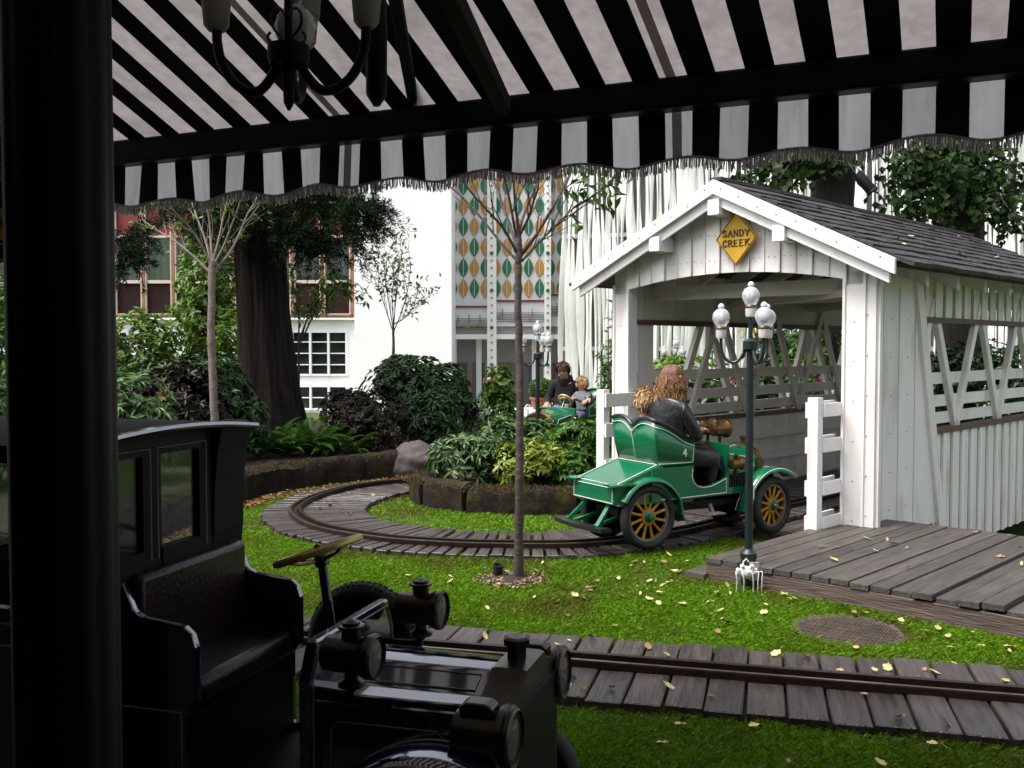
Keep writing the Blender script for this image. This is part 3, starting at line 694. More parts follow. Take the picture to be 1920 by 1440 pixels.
# ---- leaf patterned facade
YL = 25.6; UL = YL / FPX
def lx(px): return (px - 960) * UL
def lz(py): return EYE + (HOR - py) * UL
pav = empty('leaf_pavilion', (lx(950), YL, 0), 0, 'pavilion front with rows of green and gold leaf ornaments and musical stave railing', 'building')
def pb(name, x0, x1, z0, z1, y0, y1, mat, parent=None, **k):
    m = MB(); m.box(((x0 + x1) / 2 - lx(950), (y0 + y1) / 2, (z0 + z1) / 2), (x1 - x0, y1 - y0, z1 - z0)); return m.build(name, mat, parent or pav, False, **k)
pb('leaf_wall', lx(840), lx(1060), lz(575), 9, .0, .3, mt['lilac'])
pb('red_fascia', lx(840), lx(1060), lz(336), lz(318), -.05, .0, mt['redpanel'])
lfm = []
def leafpoly(hw, hh, n=9):
    r_ = [(hw * math.sin(math.pi * t / n) ** .9, hh * (2 * t / n - 1)) for t in range(n + 1)]; return r_ + [(-x, z) for x, z in r_[-2:0:-1]]
for mtl in ('leafgreen', 'leafgold'):
    m = MB(); m.prism(leafpoly(.122, .25), (0, 0, 0), (1, 0, 0), (0, 0, 1), (0, .03, 0)); lfm.append(m.mesh('leaf_ornament', mt[mtl], False))
m = MB(); m.box((0, -.004, 0), (.016, .012, .40)); rib = m.mesh('leaf_midrib', mt['stripe'], False)
secs = [(850, 912), (932, 1019), (1033, 1051)]
for r_ in range(7):
    for c in range(11):
        px, py = 849 + c * 20.3, 541 - r_ * 38.2
        if True:
            o = link('leaf_ornament', lfm[(c + r_) % 2], None, pav); o.location = (lx(px) - lx(950), -.034, lz(py))
            q = link('leaf_midrib', rib, None, o); q.location = (0, -.004, 0)
for a, b in ((914, 931), (1020, 1032)):
    col = pb('column', lx(a), lx(b), -.5, 9, -.30, .0, mt['stucco'])
    m = MB()
    for i in range(34):
        m.ball(((lx(a) + lx(b)) / 2 - lx(950), -.31, lz(752) + i * .19), .03 if i % 5 else .045, 6, 4)
    m.mi = 0; g = m.build('column_beads', mt['leafgold'], col); 
    m = MB()
    for i in range(0, 34, 5): m.ball(((lx(a) + lx(b)) / 2 - lx(950), -.325, lz(752) + i * .19), .05, 6, 4)
    m.build('green_beads', mt['leafgreen'], col)
for a, b, top in ((848, 914, 576), (931, 1020, 565), (1032, 1056, 554)):
    pb('stave_panel', lx(a), lx(b), lz(612), lz(top), -.06, -.02, mt['lilac'])
    pb('red_rail', lx(a), lx(b), lz(top + 1), lz(top - 2), -.12, -.05, mt['redpanel'])
    for k in range(5): pb('stave_line', lx(a), lx(b), lz(top + 22 + k * 4) - .006, lz(top + 22 + k * 4) + .006, -.10, -.085, mt['iron'])
    for k in range(3):
        xx = a + 8 + k * (b - a) * .31
        if xx < b - 4:
            m = MB(); m.ball((lx(xx) - lx(950), -.11, lz(top + 30 + (k * 7) % 11)), .045, 8, 5, (1.2, .6, .8)); m.build('note_head', mt['leafgold'], pav)
            pb('note_stem', lx(xx) + .04, lx(xx) + .055, lz(top + 30), lz(top + 14), -.11, -.1, mt['iron'])
    pb('dark_soffit', lx(a), lx(b), lz(628), lz(612), -.0, .4, mt['greywall'])
    pb('lintel', lx(a), lx(b), lz(636), lz(627), -.16, .3, mt['stucco'])
    pb('arcade_wall', lx(a), lx(b), -.5, lz(636), .5, .7, mt['greywall'])
    n = 2 if b - a > 50 else 1
    for k in range(n):
        x0 = a + 3 + k * (b - a) * .5; x1 = x0 + (b - a) * .36
        f = pb('door', lx(x0), lx(x1), .02, lz(680), .44, .5, mt['winframe']); pb('pane', lx(x0 + 1.5), lx(x1 - 1.5), .1, lz(682), .42, .44, mt['curtain'], f)
    if b < 1030: pb('pier', lx(b - 22), lx(b - 12), -.5, lz(636), .30, .5, mt['stucco'])
pb('terrace', lx(840), lx(1060), -.5, .02, -1.5, .6, mt['greywall'])

# ---- facade of white ribbons
th = empty('ribbon_facade', (lx(1052), YL - .4, 0), 0, 'tall theatre wall hung with white twisting vertical ribbons', 'building')
A0, A1 = V((lx(1048), YL - .5, 0)), V((at(2050, 600, 21.5).x, 21.5, 0))
e = (A1 - A0); LF = e.length; e.normalize(); nf = V((e.y, -e.x, 0))
thr = math.atan2(e.y, e.x); th.location = A0; th.rotation_euler = (0, 0, thr)
m = MB(); m.box((LF / 2, .35, 4), (LF, .1, 10)); m.build('glass_wall', mt['slatback'], th, False)
rb = []
for k in range(12):
    n = 44; rings = []; ph = rnd.uniform(0, 6.28); fr = rnd.uniform(.9, 1.8); tw = rnd.uniform(.35, 1.0); ww = rnd.uniform(.044, .064)
    for i in range(n + 1):
        z = -.6 + 9.4 * i / n; a = tw * math.sin(fr * z + ph); w = ww * (1 + .45 * math.sin(fr * 1.3 * z + ph * 2)); dx = .035 * math.sin(.8 * z + ph * 3)
        cx, cy = math.cos(a), math.sin(a); t = .008
        rings.append([V((dx - cx * w, -cy * w, z)), V((dx, t, z)), V((dx + cx * w, cy * w, z)), V((dx, -t - .015, z))])
    m = MB(); m.loft(rings); rb.append(m.mesh('ribbon', mt['slat'], True, 60))
nr = int(LF / .105)
for i in range(nr):
    u = i / nr
    o = link('ribbon', rb[rnd.randrange(12)], None, th); o.location = ((i + .5) * LF / nr, -.02 + rnd.uniform(-.05, .06), 0)
    o.scale = (1.22 - .5 * u + rnd.uniform(-.1, .1), 1, 1)
for z in (1.55, 4.4, 7.2):
    m = MB(); m.box((LF / 2, .22, z), (LF, .08, .10)); m.build('floor_edge', mt['stucco'], th, False)

# white ledge with pots
lg = empty('terrace_ledge', (at(1010, 650, 17.2).x, 17.2, 0), 0, 'low white terrace ledge carrying the potted box balls', 'ledge')
zt = EYE - 122 * 17.2 / FPX
m = MB(); m.box((0, .3, zt / 2), (1.6, .8, zt)); m.build('ledge_block', mt['stucco'], lg, False)
m = MB(); m.box((0, .25, zt + .02), (1.7, .8, .04)); m.build('coping', mt['stucco'], lg, False)
m = MB(); m.box((0, -.2, zt * .35), (1.6, .3, zt * .7)); m.build('lower_step', mt['stucco'], lg, False)
def potted(px, dy, r, lab):
    p = V((at(px, 650, 17.2 + dy).x, 17.2 + dy, zt + .04)); t = empty('potted_box', p, 0, lab, 'potted plant', 'terracotta pots on the terrace')
    m = MB(); m.lathe([(r * .62, 0), (r * .72, .02), (r * .86, .17), (r * .98, .175), (r * 1.0, .215), (r * .9, .215), (r * .85, .2)], n=18); m.build('pot', mt['terracotta'], t)
    n = 1100; d = unit(nrg.normal(size=(n, 3))); P = d * r * .93 + np.array([0, 0, .21 + r * .75]); v, f = leaf_arrays(P, d + nrg.normal(0, .8, (n, 3)), d, .045, .028)
    link('foliage', np_mesh('foliage', v, f, mt['midgreen']), None, t)
    m = MB(); m.ball((0, 0, .21 + r * .75), r * .9, 12, 8); m.build('inner_twigs', mt['twig'], t)
potted(1013, 0, .19, 'clipped box ball in a wide terracotta pot beside the far lamp post'); potted(1036, .45, .16, 'smaller clipped box ball behind the seated person in black')
for px in (990, 1028):
    p = at(px, 764, 16.75); t = empty('iron_ring', p, 0, 'pale iron scroll ring left of the pot' if px < 1000 else 'pale iron scroll ring right of the pot', 'iron ring')
    m = MB(); m.tube([V((.042 * math.cos(a), 0, .042 * math.sin(a))) for a in np.linspace(0, 2 * math.pi, 17)[:-1]], .010, 6, loop=True); m.build('ring', mt['plastic'], t)
    m = MB(); m.tube([V((0, 0, -.042)), V((0, .05, -.3)), V((0, .1, -p.z))], .012, 6); m.build('stem', mt['plastic'], t)

# ================================================================ STATION: AWNING, PILLAR, ADDED BACK WALL
ZV = 2.45
P0 = V(((1810 - 960) / FPX * (ZV - EYE) * FPX / (HOR - 152), (ZV - EYE) * FPX / (HOR - 152), ZV))
P1 = V(((222 - 960) / FPX * (ZV - EYE) * FPX / (HOR - 312), (ZV - EYE) * FPX / (HOR - 312), ZV))
BU = (P1 - P0); PER = BU.length / 18; BU.normalize(); BN = V((BU.y, -BU.x, 0))
if BN.y > 0: BN = -BN                            # towards the camera side
SLP = .443; U0, U1 = -38, 72                     # stripe numbers (half periods)
awn = empty('striped_awning', (P0.x, P0.y, 0), 0, 'black and white striped awning with scalloped fringed valance overhead', 'awning')
O0 = V((0, 0, ZV))
def aw(u, v, z=0): return O0 + BU * u + BN * v + V((0, 0, z))
m = MB(); DEP = 4.4
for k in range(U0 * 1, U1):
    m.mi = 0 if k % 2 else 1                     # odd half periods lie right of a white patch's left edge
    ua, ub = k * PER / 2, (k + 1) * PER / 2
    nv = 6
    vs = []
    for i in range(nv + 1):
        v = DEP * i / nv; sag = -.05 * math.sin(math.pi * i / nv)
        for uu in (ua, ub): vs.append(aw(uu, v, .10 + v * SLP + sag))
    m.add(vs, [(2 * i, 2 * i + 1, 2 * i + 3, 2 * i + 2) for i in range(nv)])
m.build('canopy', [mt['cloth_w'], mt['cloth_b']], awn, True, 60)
def scal(u): return -.170 - .014 * math.cos(2 * math.pi * u / (2 * PER) + 1.0) - .006 * math.sin(u * 2.3)
def vwave(u, t): return .018 * t * math.sin(u * 9.0 + 1.3 * math.sin(u * 2.1)) + .006 * t * math.sin(u * 31)
m = MB()
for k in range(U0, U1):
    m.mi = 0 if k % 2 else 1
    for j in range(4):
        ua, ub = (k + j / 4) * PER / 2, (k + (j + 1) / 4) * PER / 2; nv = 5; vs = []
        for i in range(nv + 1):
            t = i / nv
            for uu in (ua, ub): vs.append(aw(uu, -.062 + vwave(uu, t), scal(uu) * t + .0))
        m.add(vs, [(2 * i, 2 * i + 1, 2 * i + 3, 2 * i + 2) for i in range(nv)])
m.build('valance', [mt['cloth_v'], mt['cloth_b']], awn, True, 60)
# seams over some white stripes
for k in (5, 12):
    for kk in (k,):
        m = MB(); uc = (2 * kk + 1) * PER / 2 - PER * .5 - PER * .25 + PER * 0
        uc = kk * PER - PER * .22; w = .018; vs = []
        for i in range(7):
            v = DEP * i / 6; sag = -.05 * math.sin(math.pi * i / 6)
            for s_ in (-w, w): vs.append(aw(uc + s_, v, .094 + v * SLP + sag))
        m.add(vs, [(2 * i, 2 * i + 1, 2 * i + 3, 2 * i + 2) for i in range(6)])
        vs = []
        for i in range(6):
            t = i / 5
            for s_ in (-w, w): vs.append(aw(uc + s_, -.057 + vwave(uc + s_, t), scal(uc + s_) * t))
        m.add(vs, [(2 * i, 2 * i + 1, 2 * i + 3, 2 * i + 2) for i in range(5)])
        m.build('seam', mt['cloth_seam'], awn, False)
# fringe: hanging threads
us = np.arange(U0 * PER / 2, U1 * PER / 2, .0042); us = us + nrg.uniform(-.0015, .0015, len(us))
vf, ff = [], []
for i, u in enumerate(us):
    a = aw(u, -.062 + vwave(u, 1.0), scal(u) + .004); l = .043 + nrg.uniform(-.008, .008); dx, dy = nrg.normal(0, .004), nrg.normal(0, .004); w = .0021
    b = a + BU * dx + BN * dy - V((0, 0, l)); n = len(vf)
    for q in (a, b):
        vf += [q - BU * w - BN * w, q + BU * w - BN * w, q + BN * w * 1.2]
    ff += [(n, n + 1, n + 4, n + 3), (n + 1, n + 2, n + 5, n + 4), (n + 2, n, n + 3, n + 5)]
fo = link('fringe', np_mesh('fringe', [tuple(v) for v in vf], ff, mt['fringe']), None, awn); tag(fo, kind='stuff')
m = MB()
pts = [aw(u, -.062 + vwave(u, 1.0), scal(u) - .002) for u in np.arange(U0 * PER / 2, U1 * PER / 2, .03)]
m.tube(pts, .0045, 5); m.build('fringe_braid', mt['fringe'], awn)
m = MB(); m.bar(aw(U0 * PER / 2, -.01, .05), aw(U1 * PER / 2, -.01, .05), .09, .11); m.build('front_bar', mt['black'], awn, False, bev=.01)
for pa, pb_, w in ((at(735, -40, 2.9), at(775, 190, 4.0), .040), (at(820, -60, 2.6), at(945, 200, 3.75), .055)):
    o_ = V((P0.x, P0.y, 0)); m = MB(); m.bar(pa - o_, pb_ - o_, w, w * 1.2); m.build('folding_arm', mt['cloth_b'], awn, False, bev=.008)
pa = at(706, -60, 2.9); o_ = V((P0.x, P0.y, 0))
m = MB(); m.tube([pa - o_, at(706, 60, 2.88) - o_, at(706, 178, 2.86) - o_, at(706, 199, 2.86) - o_], [.026, .031, .030, .010], 12); m.build('arm_elbow', mt['black'], awn)
for u in (U0 * PER / 2 + .02, U1 * PER / 2 - .02):
    m = MB(); m.bar(aw(u, .0, .07), aw(u, DEP, .07 + DEP * SLP), .04, .06); m.build('side_rafter', mt['black'], awn, False)
m = MB(); m.bar(aw(U0 * PER / 2, 2.2, .03 + 2.2 * SLP), aw(U1 * PER / 2, 2.2, .03 + 2.2 * SLP), .05, .05); m.build('cross_bar', mt['black'], awn, False)

# unseen back wall, added to darken the space under the awning; platform
wc = V((P0.x, P0.y, 0)) + BU * 2.3 + BN * (DEP + .1)
sw = empty('shade_back_wall', wc, math.atan2(BU.y, BU.x), 'dark timber station wall behind the platform', 'wall')
for i in range(64):
    m = MB(); m.box((-9.6 + i * .3 + .15, 0, 2.4), (.292, .05 + .012 * (i % 2), 4.8)); m.build('wall_board', mt['darkwood'], sw, False)
for uu, v0, v1, lab in ((U0 * PER / 2 + .06, 1.2, DEP, 'dark boarded station end wall on the right'), (U1 * PER / 2 - .06, 2.0, DEP, 'dark boarded station end wall on the left')):  # unseen end walls, added to cut the side light under the awning
    q = V((P0.x, P0.y, 0)) + BU * uu + BN * v0; ew = empty('shade_end_wall', q, math.atan2(BN.y, BN.x), lab, 'wall')
    for i in range(int((v1 - v0) / .3) + 1):
        m = MB(); hz_ = ZV + (v0 + i * .3) * SLP; m.box((i * .3 + .15, 0, hz_ / 2), (.292, .05 + .012 * (i % 2), hz_)); m.build('wall_board', mt['darkwood'], ew, False)
fl = V((P0.x, P0.y, 0)) + BU * 2.2 + BN * 2.9
m = MB(); m.box((0, 0, 0), (9.0, 2.8, .10)); pl = m.build('platform', mt['platform'], None, False); pl.location = (fl.x, fl.y, .045); pl.rotation_euler = (0, 0, math.atan2(BU.y, BU.x)); tag(pl, kind='structure')

# fluted pillar
pc = at(117, 720, 1.55); pil = empty('pillar', (pc.x, pc.y, 0.09), R(-28) * 0, 'black fluted iron pillar at the left edge under the awning', 'pillar')
m = MB(); n = 72; rings = []
for z in (.0, 3.6):
    ring = []
    for k in range(n):
        a = 2 * math.pi * k / n; rr = .080 * (1 - .035 * max(0, math.cos(12 * a)) ** .5); ring.append(V((rr * math.cos(a), rr * math.sin(a), z)))
    rings.append(ring)
m.loft(rings); m.build('shaft', mt['black'], pil, True, 25)
m = MB(); m.lathe([(.13, 0), (.13, .06), (.11, .08), (.115, .14), (.09, .18), (.085, .22)], n=32); m.build('base', mt['black'], pil)
m = MB(); m.lathe([(.082, 3.3), (.10, 3.34), (.09, 3.38), (.13, 3.5), (.14, 3.6)], n=32); m.build('capital', mt['black'], pil)

# board with text left of the pillar
sbp = at(17, 325, 2.3); sb = empty('notice_board', sbp, R(6), 'black notice board with gold lettering left of the pillar', 'sign')
hh = 330 * 2.3 / FPX / 2
m = MB(); m.box((-.30, 0, 0), (.60, .03, hh * 2)); m.build('board', mt['black'], sb, False)
for z in (hh - .004, -.02, -hh + .04, -hh + .004):
    m = MB(); m.box((-.30, -.018, z), (.59, .006, .005)); m.build('gold_rule', mt['dimstripe'], sb, False)
for i, (txt, z) in enumerate((('mlig', .140), ('iden', .115), ('oldt', .090), ('verr', .065), ('ge -', .020), ('brid', .002), ('stat', -.014))):
    cu = bpy.data.curves.new('lettering', 'FONT'); cu.body = txt; cu.size = .028; cu.align_x = 'RIGHT'; cu.extrude = .001; ot = bpy.data.objects.new('lettering', cu); COL.objects.link(ot)
    dg = bpy.context.evaluated_depsgraph_get(); me = bpy.data.meshes.new_from_object(ot.evaluated_get(dg)); bpy.data.objects.remove(ot)
    o = link('lettering', me, mt['dimstripe'], sb); o.location = (-.006, -.019, z - .01); o.rotation_euler = (R(90), 0, 0)
m = MB(); m.prism([(-.12, -.155), (-.004, -.155), (-.004, -.085), (-.03, -.075)], (0, -.018, 0), (1, 0, 0), (0, 0, 1), (0, .004, 0)); m.build('gold_emblem', mt['signyellow'], sb, False)
m = MB(); m.prism([(-.06, -.085), (-.004, -.13), (-.004, -.11), (-.045, -.075)], (0, -.022, 0), (1, 0, 0), (0, 0, 1), (0, .003, 0)); m.build('red_band', mt['redpanel'], sb, False)
m = MB(); m.bar((-.5, 0, hh), (-.5, 0, 1.5), .012, .012); m.bar((-.1, 0, hh), (-.1, 0, 1.5), .012, .012); m.build('hanger', mt['black'], sb, False)
# ================================================================ LAMPS
def globe(parent, o, s=1.0, up=True, mat='globe'):
    o = V(o); z = 1 if up else -1
    m = MB(); m.lathe([(.030, 0), (.034, .012), (.036, .06)], o, (0, 0, z), 14); c = m.build('lamp_cup', mt['plastic'], parent)
    m = MB(); m.lathe([(.037, .058), (.042, .064), (.040, .074), (.036, .078)], o, (0, 0, z), 14); m.build('lamp_collar', mt['brass'], c)
    m = MB(); m.lathe([(.034, .078), (.040, .09), (.052, .112), (.058, .135), (.054, .16), (.042, .18), (.026, .192), (.016, .196)], o, (0, 0, z), 32, 12, .035); g = m.build('globe', mt[mat], parent)
    m = MB(); m.ball(o + V((0, 0, z * .128)), .022, 10, 6, (1, 1, 1.3)); m.build('bulb', mt['plastic'], g)
    m = MB(); m.lathe([(.016, .194), (.019, .2), (.022, .21), (.017, .222), (.006, .23)], o, (0, 0, z), 12); m.build('globe_finial', mt['plastic'], g)
def lamp_post(p, label, rot, h=2.03, arms=3, scl=1.0):
    t = empty('lamp_post', p, rot, label, 'lamp post', 'four globe lamp posts in the garden'); t.scale = (scl,) * 3
    m = MB(); m.lathe([(.05, 0), (.05, .20), (.055, .21), (.055, .24), (.034, .26), (.030, .27)], n=16); m.build('base', mt['iron'], t)
    hz = h - .445
    m = MB(); m.lathe([(.026, .26), (.024, hz)], n=14); m.build('pole', mt['iron'], t)
    m = MB(); m.lathe([(.028, hz - .02), (.05, hz), (.05, hz + .05), (.03, hz + .06), (.016, hz + .07), (.014, h - .24)], n=14); m.build('hub', mt['iron'], t)
    for k in range(3):
        a = 2 * math.pi * k / 3 + .5; d = V((math.cos(a), math.sin(a), 0))
        pts = [d * r_ + V((0, 0, z)) for r_, z in ((.03, hz + .02), (.045, hz - .03), (.075, hz - .075), (.115, hz - .09), (.155, hz - .07), (.182, hz - .025), (.19, hz + .04), (.19, hz + .07))]
        m = MB(); m.tube(catmull([tuple(q) for q in pts], .015), .0105, 8); arm = m.build('arm', mt['iron'], t)
        m = MB(); m.tube([d * .06 + V((0, 0, hz + .07)) + d * .02 * math.cos(q) + V((0, 0, .035 + .03 * math.sin(q))) for q in np.linspace(0, 5, 12)], .004, 5); m.build('gold_scroll', mt['brightbrass'], arm)
        globe(t, d * .19 + V((0, 0, hz + .07)))
    globe(t, V((0, 0, h - .235)))
    return t
lp = lamp_post(G(1403, 1104), 'dark green four globe lamp post standing at the corner of the deck', R(13.4))
lamp_post(V((at(1008, 650, 11.6).x, 11.6, -.12)), 'lamp post with four globes behind the island bed', R(40), 2.03)
lamp_post(V((at(1268, 650, 15.6).x, 15.6, -.28)), 'distant lamp post seen through the bridge opening', R(20), 2.03)
# hanging lamp under the awning
hc = at(541, 104, 2.66); ch = empty('hanging_lamp', hc, 0, 'black iron chandelier with upturned lamps hanging under the awning', 'chandelier')
m = MB(); m.lathe([(.004, -.145), (.014, -.125), (.016, -.07), (.02, -.03), (.05, -.026), (.055, -.01), (.055, .025), (.03, .03)], n=20); m.build('hub', mt['black'], ch)
m = MB(); m.tube([V((0, 0, .02)), V((0, 0, .75))], .011, 8); m.build('hanging_rod', mt['black'], ch)
for a, rr in ((R(180 - 14), .213), (R(6), .206), (R(90), .2)):
    d = V((math.cos(a), math.sin(a), 0)); pts = [d * r_ * rr / .21 + V((0, 0, z)) for r_, z in ((.03, -.02), (.05, -.055), (.085, -.088), (.125, -.085), (.165, -.055), (.195, -.005), (.208, .05), (.208, .085))]
    m = MB(); m.tube(catmull([tuple(q) for q in pts], .012), .0135, 10); arm = m.build('arm', mt['black'], ch)
    c = d * rr + V((0, 0, .08)); m = MB(); m.lathe([(.022, 0), (.034, .015), (.040, .085), (.045, .088), (.047, .12), (.048, .14)], c, (0, 0, 1), 20); cup = m.build('lamp_cup', mt['shadeplastic'], arm)
    m = MB(); m.lathe([(.044, .14), (.058, .18), (.062, .22), (.05, .26), (.02, .285)], c, (0, 0, 1), 24, 12, .03); m.build('globe', mt['globe'], arm)
m = MB(); m.lathe([(.012, .032), (.035, .045), (.052, .075), (.056, .10), (.05, .13), (.03, .155), (.012, .165), (.02, .175), (.008, .19)], (0, .09, 0), (0, 0, 1), 24, 12, .03); m.build('globe', mt['globe'], ch)
for s in (-1, 1):
    pts = [V((s * x, -.02, z)) for x, z in ((.006, .10), (.018, .118), (.034, .112), (.04, .09), (.034, .065), (.018, .045), (.016, .03), (.03, .022), (.046, .03), (.05, .045), (.042, .055))]
    m = MB(); m.tube(catmull([tuple(p) for p in pts], .006), .0042, 6); m.build('heart_scroll', mt['darkbrass'], ch)

# ================================================================ CARS
def wheel(parent, c, r, spoke_mat, hub_mat, name='wheel', spokes=12, steer=0.0, side=-1, spare=False):
    c = V(c); ax = V((math.sin(steer) * -1, math.cos(steer), 0)) * side
    m = MB(); rr = r - .062
    m.lathe([(rr - .018, -.016), (rr, -.018), (rr, .018), (rr - .018, .016), (rr - .018, -.016)], c, ax, 32); w = m.build(name, mt['grime'], parent)
    m = MB(); tr = .034; prof = [(r - .034 + tr * math.cos(a) , tr * 1.3 * math.sin(a)) for a in np.linspace(-2.6, 2.6, 14)]
    m.lathe(prof + [prof[0]], c, ax, 40); m.build('tyre', mt['rubber'], w)
    if not spare:
        x = ax.orthogonal().normalized(); y = ax.cross(x); m = MB()
        for k in range(spokes):
            a = 2 * math.pi * k / spokes; d = x * math.cos(a) + y * math.sin(a)
            mm = MB(); mm.tube([c + d * .02, c + d * .05, c + d * (rr * .6), c + d * (rr - .012)], [.011, .013, .011, .015], 7); mm.build('spoke', mt[spoke_mat], w)
        m = MB(); m.lathe([(.048, -.014), (.052, .0), (.05, .018), (.03, .024), (.028, .045), (.022, .058), (.004, .062)], c, ax, 18); m.build('hub', mt[hub_mat], w)
        m = MB(); m.lathe([(.062, -.01), (.066, .006), (.062, .018), (.04, .019)], c, ax, 20); m.build('hub_plate', mt[spoke_mat], w)
    else:
        m = MB(); m.lathe([(rr - .03, -.012), (rr - .016, -.018), (rr - .016, .018), (rr - .03, .012), (rr - .03, -.012)], c, ax, 32); m.build('wooden_felloe', mt['brass'], w)
        m = MB()                                                   # tread blocks
        x = ax.orthogonal().normalized(); y = ax.cross(x)
        for k in range(60):
            a = 2 * math.pi * k / 60; d = x * math.cos(a) + y * math.sin(a); t = -x * math.sin(a) + y * math.cos(a)
            for s_ in (-1, 1): m.bar(c + d * (r - .001) + ax * s_ * .004, c + d * (r - .006) + ax * s_ * .024, .011, .008, up=d)
        m.build('tread', mt['rubber'], w, False)
    return w
def lamp_drum(parent, c, ax, r, l, body='brass', chimney=True, foot=True, name='lamp'):
    c, ax = V(c), V(ax).normalized()
    m = MB(); m.lathe([(r * .55, -l * .5), (r * .82, -l * .46), (r * .86, l * .2), (r, l * .3), (r * 1.06, l * .38), (r * 1.06, l * .46), (r * .94, l * .5), (r * .9, l * .44)], c, ax, 24); b = m.build(name, mt[body], parent)
    m = MB(); m.lathe([(r * .9, l * .43), (r * .6, l * .47), (.002, l * .5)], c, ax, 24); m.build('lens', mt['lens'], b)
    if chimney:
        m = MB(); m.lathe([(r * .45, r * .7), (r * .45, r * 1.25), (r * .62, r * 1.28), (r * .62, r * 1.4), (r * .42, r * 1.44), (r * .42, r * 1.55), (r * .25, r * 1.6), (.003, r * 1.7)], c, (0, 0, 1), 18); m.build('chimney', mt[body], b)
    if foot:
        m = MB(); m.lathe([(r * .3, -r * .8), (r * .34, -r * 1.1), (r * .62, -r * 1.25), (r * .62, -r * 1.45), (r * .3, -r * 1.5), (r * .2, -r * 1.7)], c, (0, 0, 1), 18); m.build('fuel_cup', mt[body], b)
    return b
def fender(parent, c, r, a0, a1, y0, y1, mat, tail=None, stripe=None, n=22):
    cx, cz = c; pts = [(cx + r * math.cos(a0 + (a1 - a0) * i / n), cz + r * math.sin(a0 + (a1 - a0) * i / n)) for i in range(n + 1)]
    if tail: pts += tail
    rings = []
    for i, (x, z) in enumerate(pts):
        a, b = pts[max(i - 1, 0)], pts[min(i + 1, len(pts) - 1)]; t = V((b[0] - a[0], 0, b[1] - a[1])).normalized(); nn = V((-t.z, 0, t.x)); p = V((x, 0, z)); s = .010
        if nn.dot(p - V((cx, 0, cz))) < 0: nn = -nn
        ym = (y0 + y1) / 2
        rings.append([p + V((0, y0, 0)) - nn * .012, p + V((0, y0, 0)) + nn * 0, p + V((0, (y0 * .7 + ym * .3), 0)) + nn * .016, p + V((0, ym, 0)) + nn * .02, p + V((0, (y1 * .7 + ym * .3), 0)) + nn * .016, p + V((0, y1, 0)), p + V((0, y1, 0)) - nn * .012, p + V((0, ym, 0)) + nn * .006])
    m = MB(); m.loft(rings); o = m.build('fender', mt[mat], parent, True, 60)
    if stripe:
        for yy in (y0, y1):
            m = MB(); m.tube([r_[1 if yy == y0 else 5] + V((0, .006 if yy == y0 else -.006, 0)) + (r_[3] - r_[7]).normalized() * .012 for r_ in rings], .0035, 5); m.build('pinstripe', mt[stripe], o)
    return o
def pin(parent, pts, mat='stripe', r=.0035, loop=False):
    m = MB(); m.tube(pts, r, 5, loop=loop); return m.build('pinstripe', mt[mat], parent)
def steering(parent, c, ax, r, foot, ringmat='brightbrass'):
    c, ax = V(c), V(ax).normalized(); x = ax.orthogonal().normalized(); y = ax.cross(x)
    m = MB(); m.tube([c + (x * math.cos(a) + y * math.sin(a)) * r for a in np.linspace(0, 2 * math.pi, 33)[:-1]], .0125, 8, loop=True); w = m.build('steering_wheel', mt[ringmat], parent)
    for k in range(4):
        a = math.pi / 2 * k + .4; d = x * math.cos(a) + y * math.sin(a); m = MB(); m.tube([c - ax * .03 + d * .015, c - ax * .022 + d * r * .6, c + d * r * .97], .006, 6); m.build('wheel_spoke', mt['brass'], w)
    m = MB(); m.lathe([(.022, -.05), (.026, -.03), (.016, -.01), (.012, .015), (.004, .022)], c, ax, 12); m.build('wheel_boss', mt['darkbrass'], w)
    m = MB(); m.tube([c - ax * .04, V(foot)], [.016, .019], 10); m.build('steering_column', mt['navy' if parent.name.startswith('dark') else 'green'], parent)

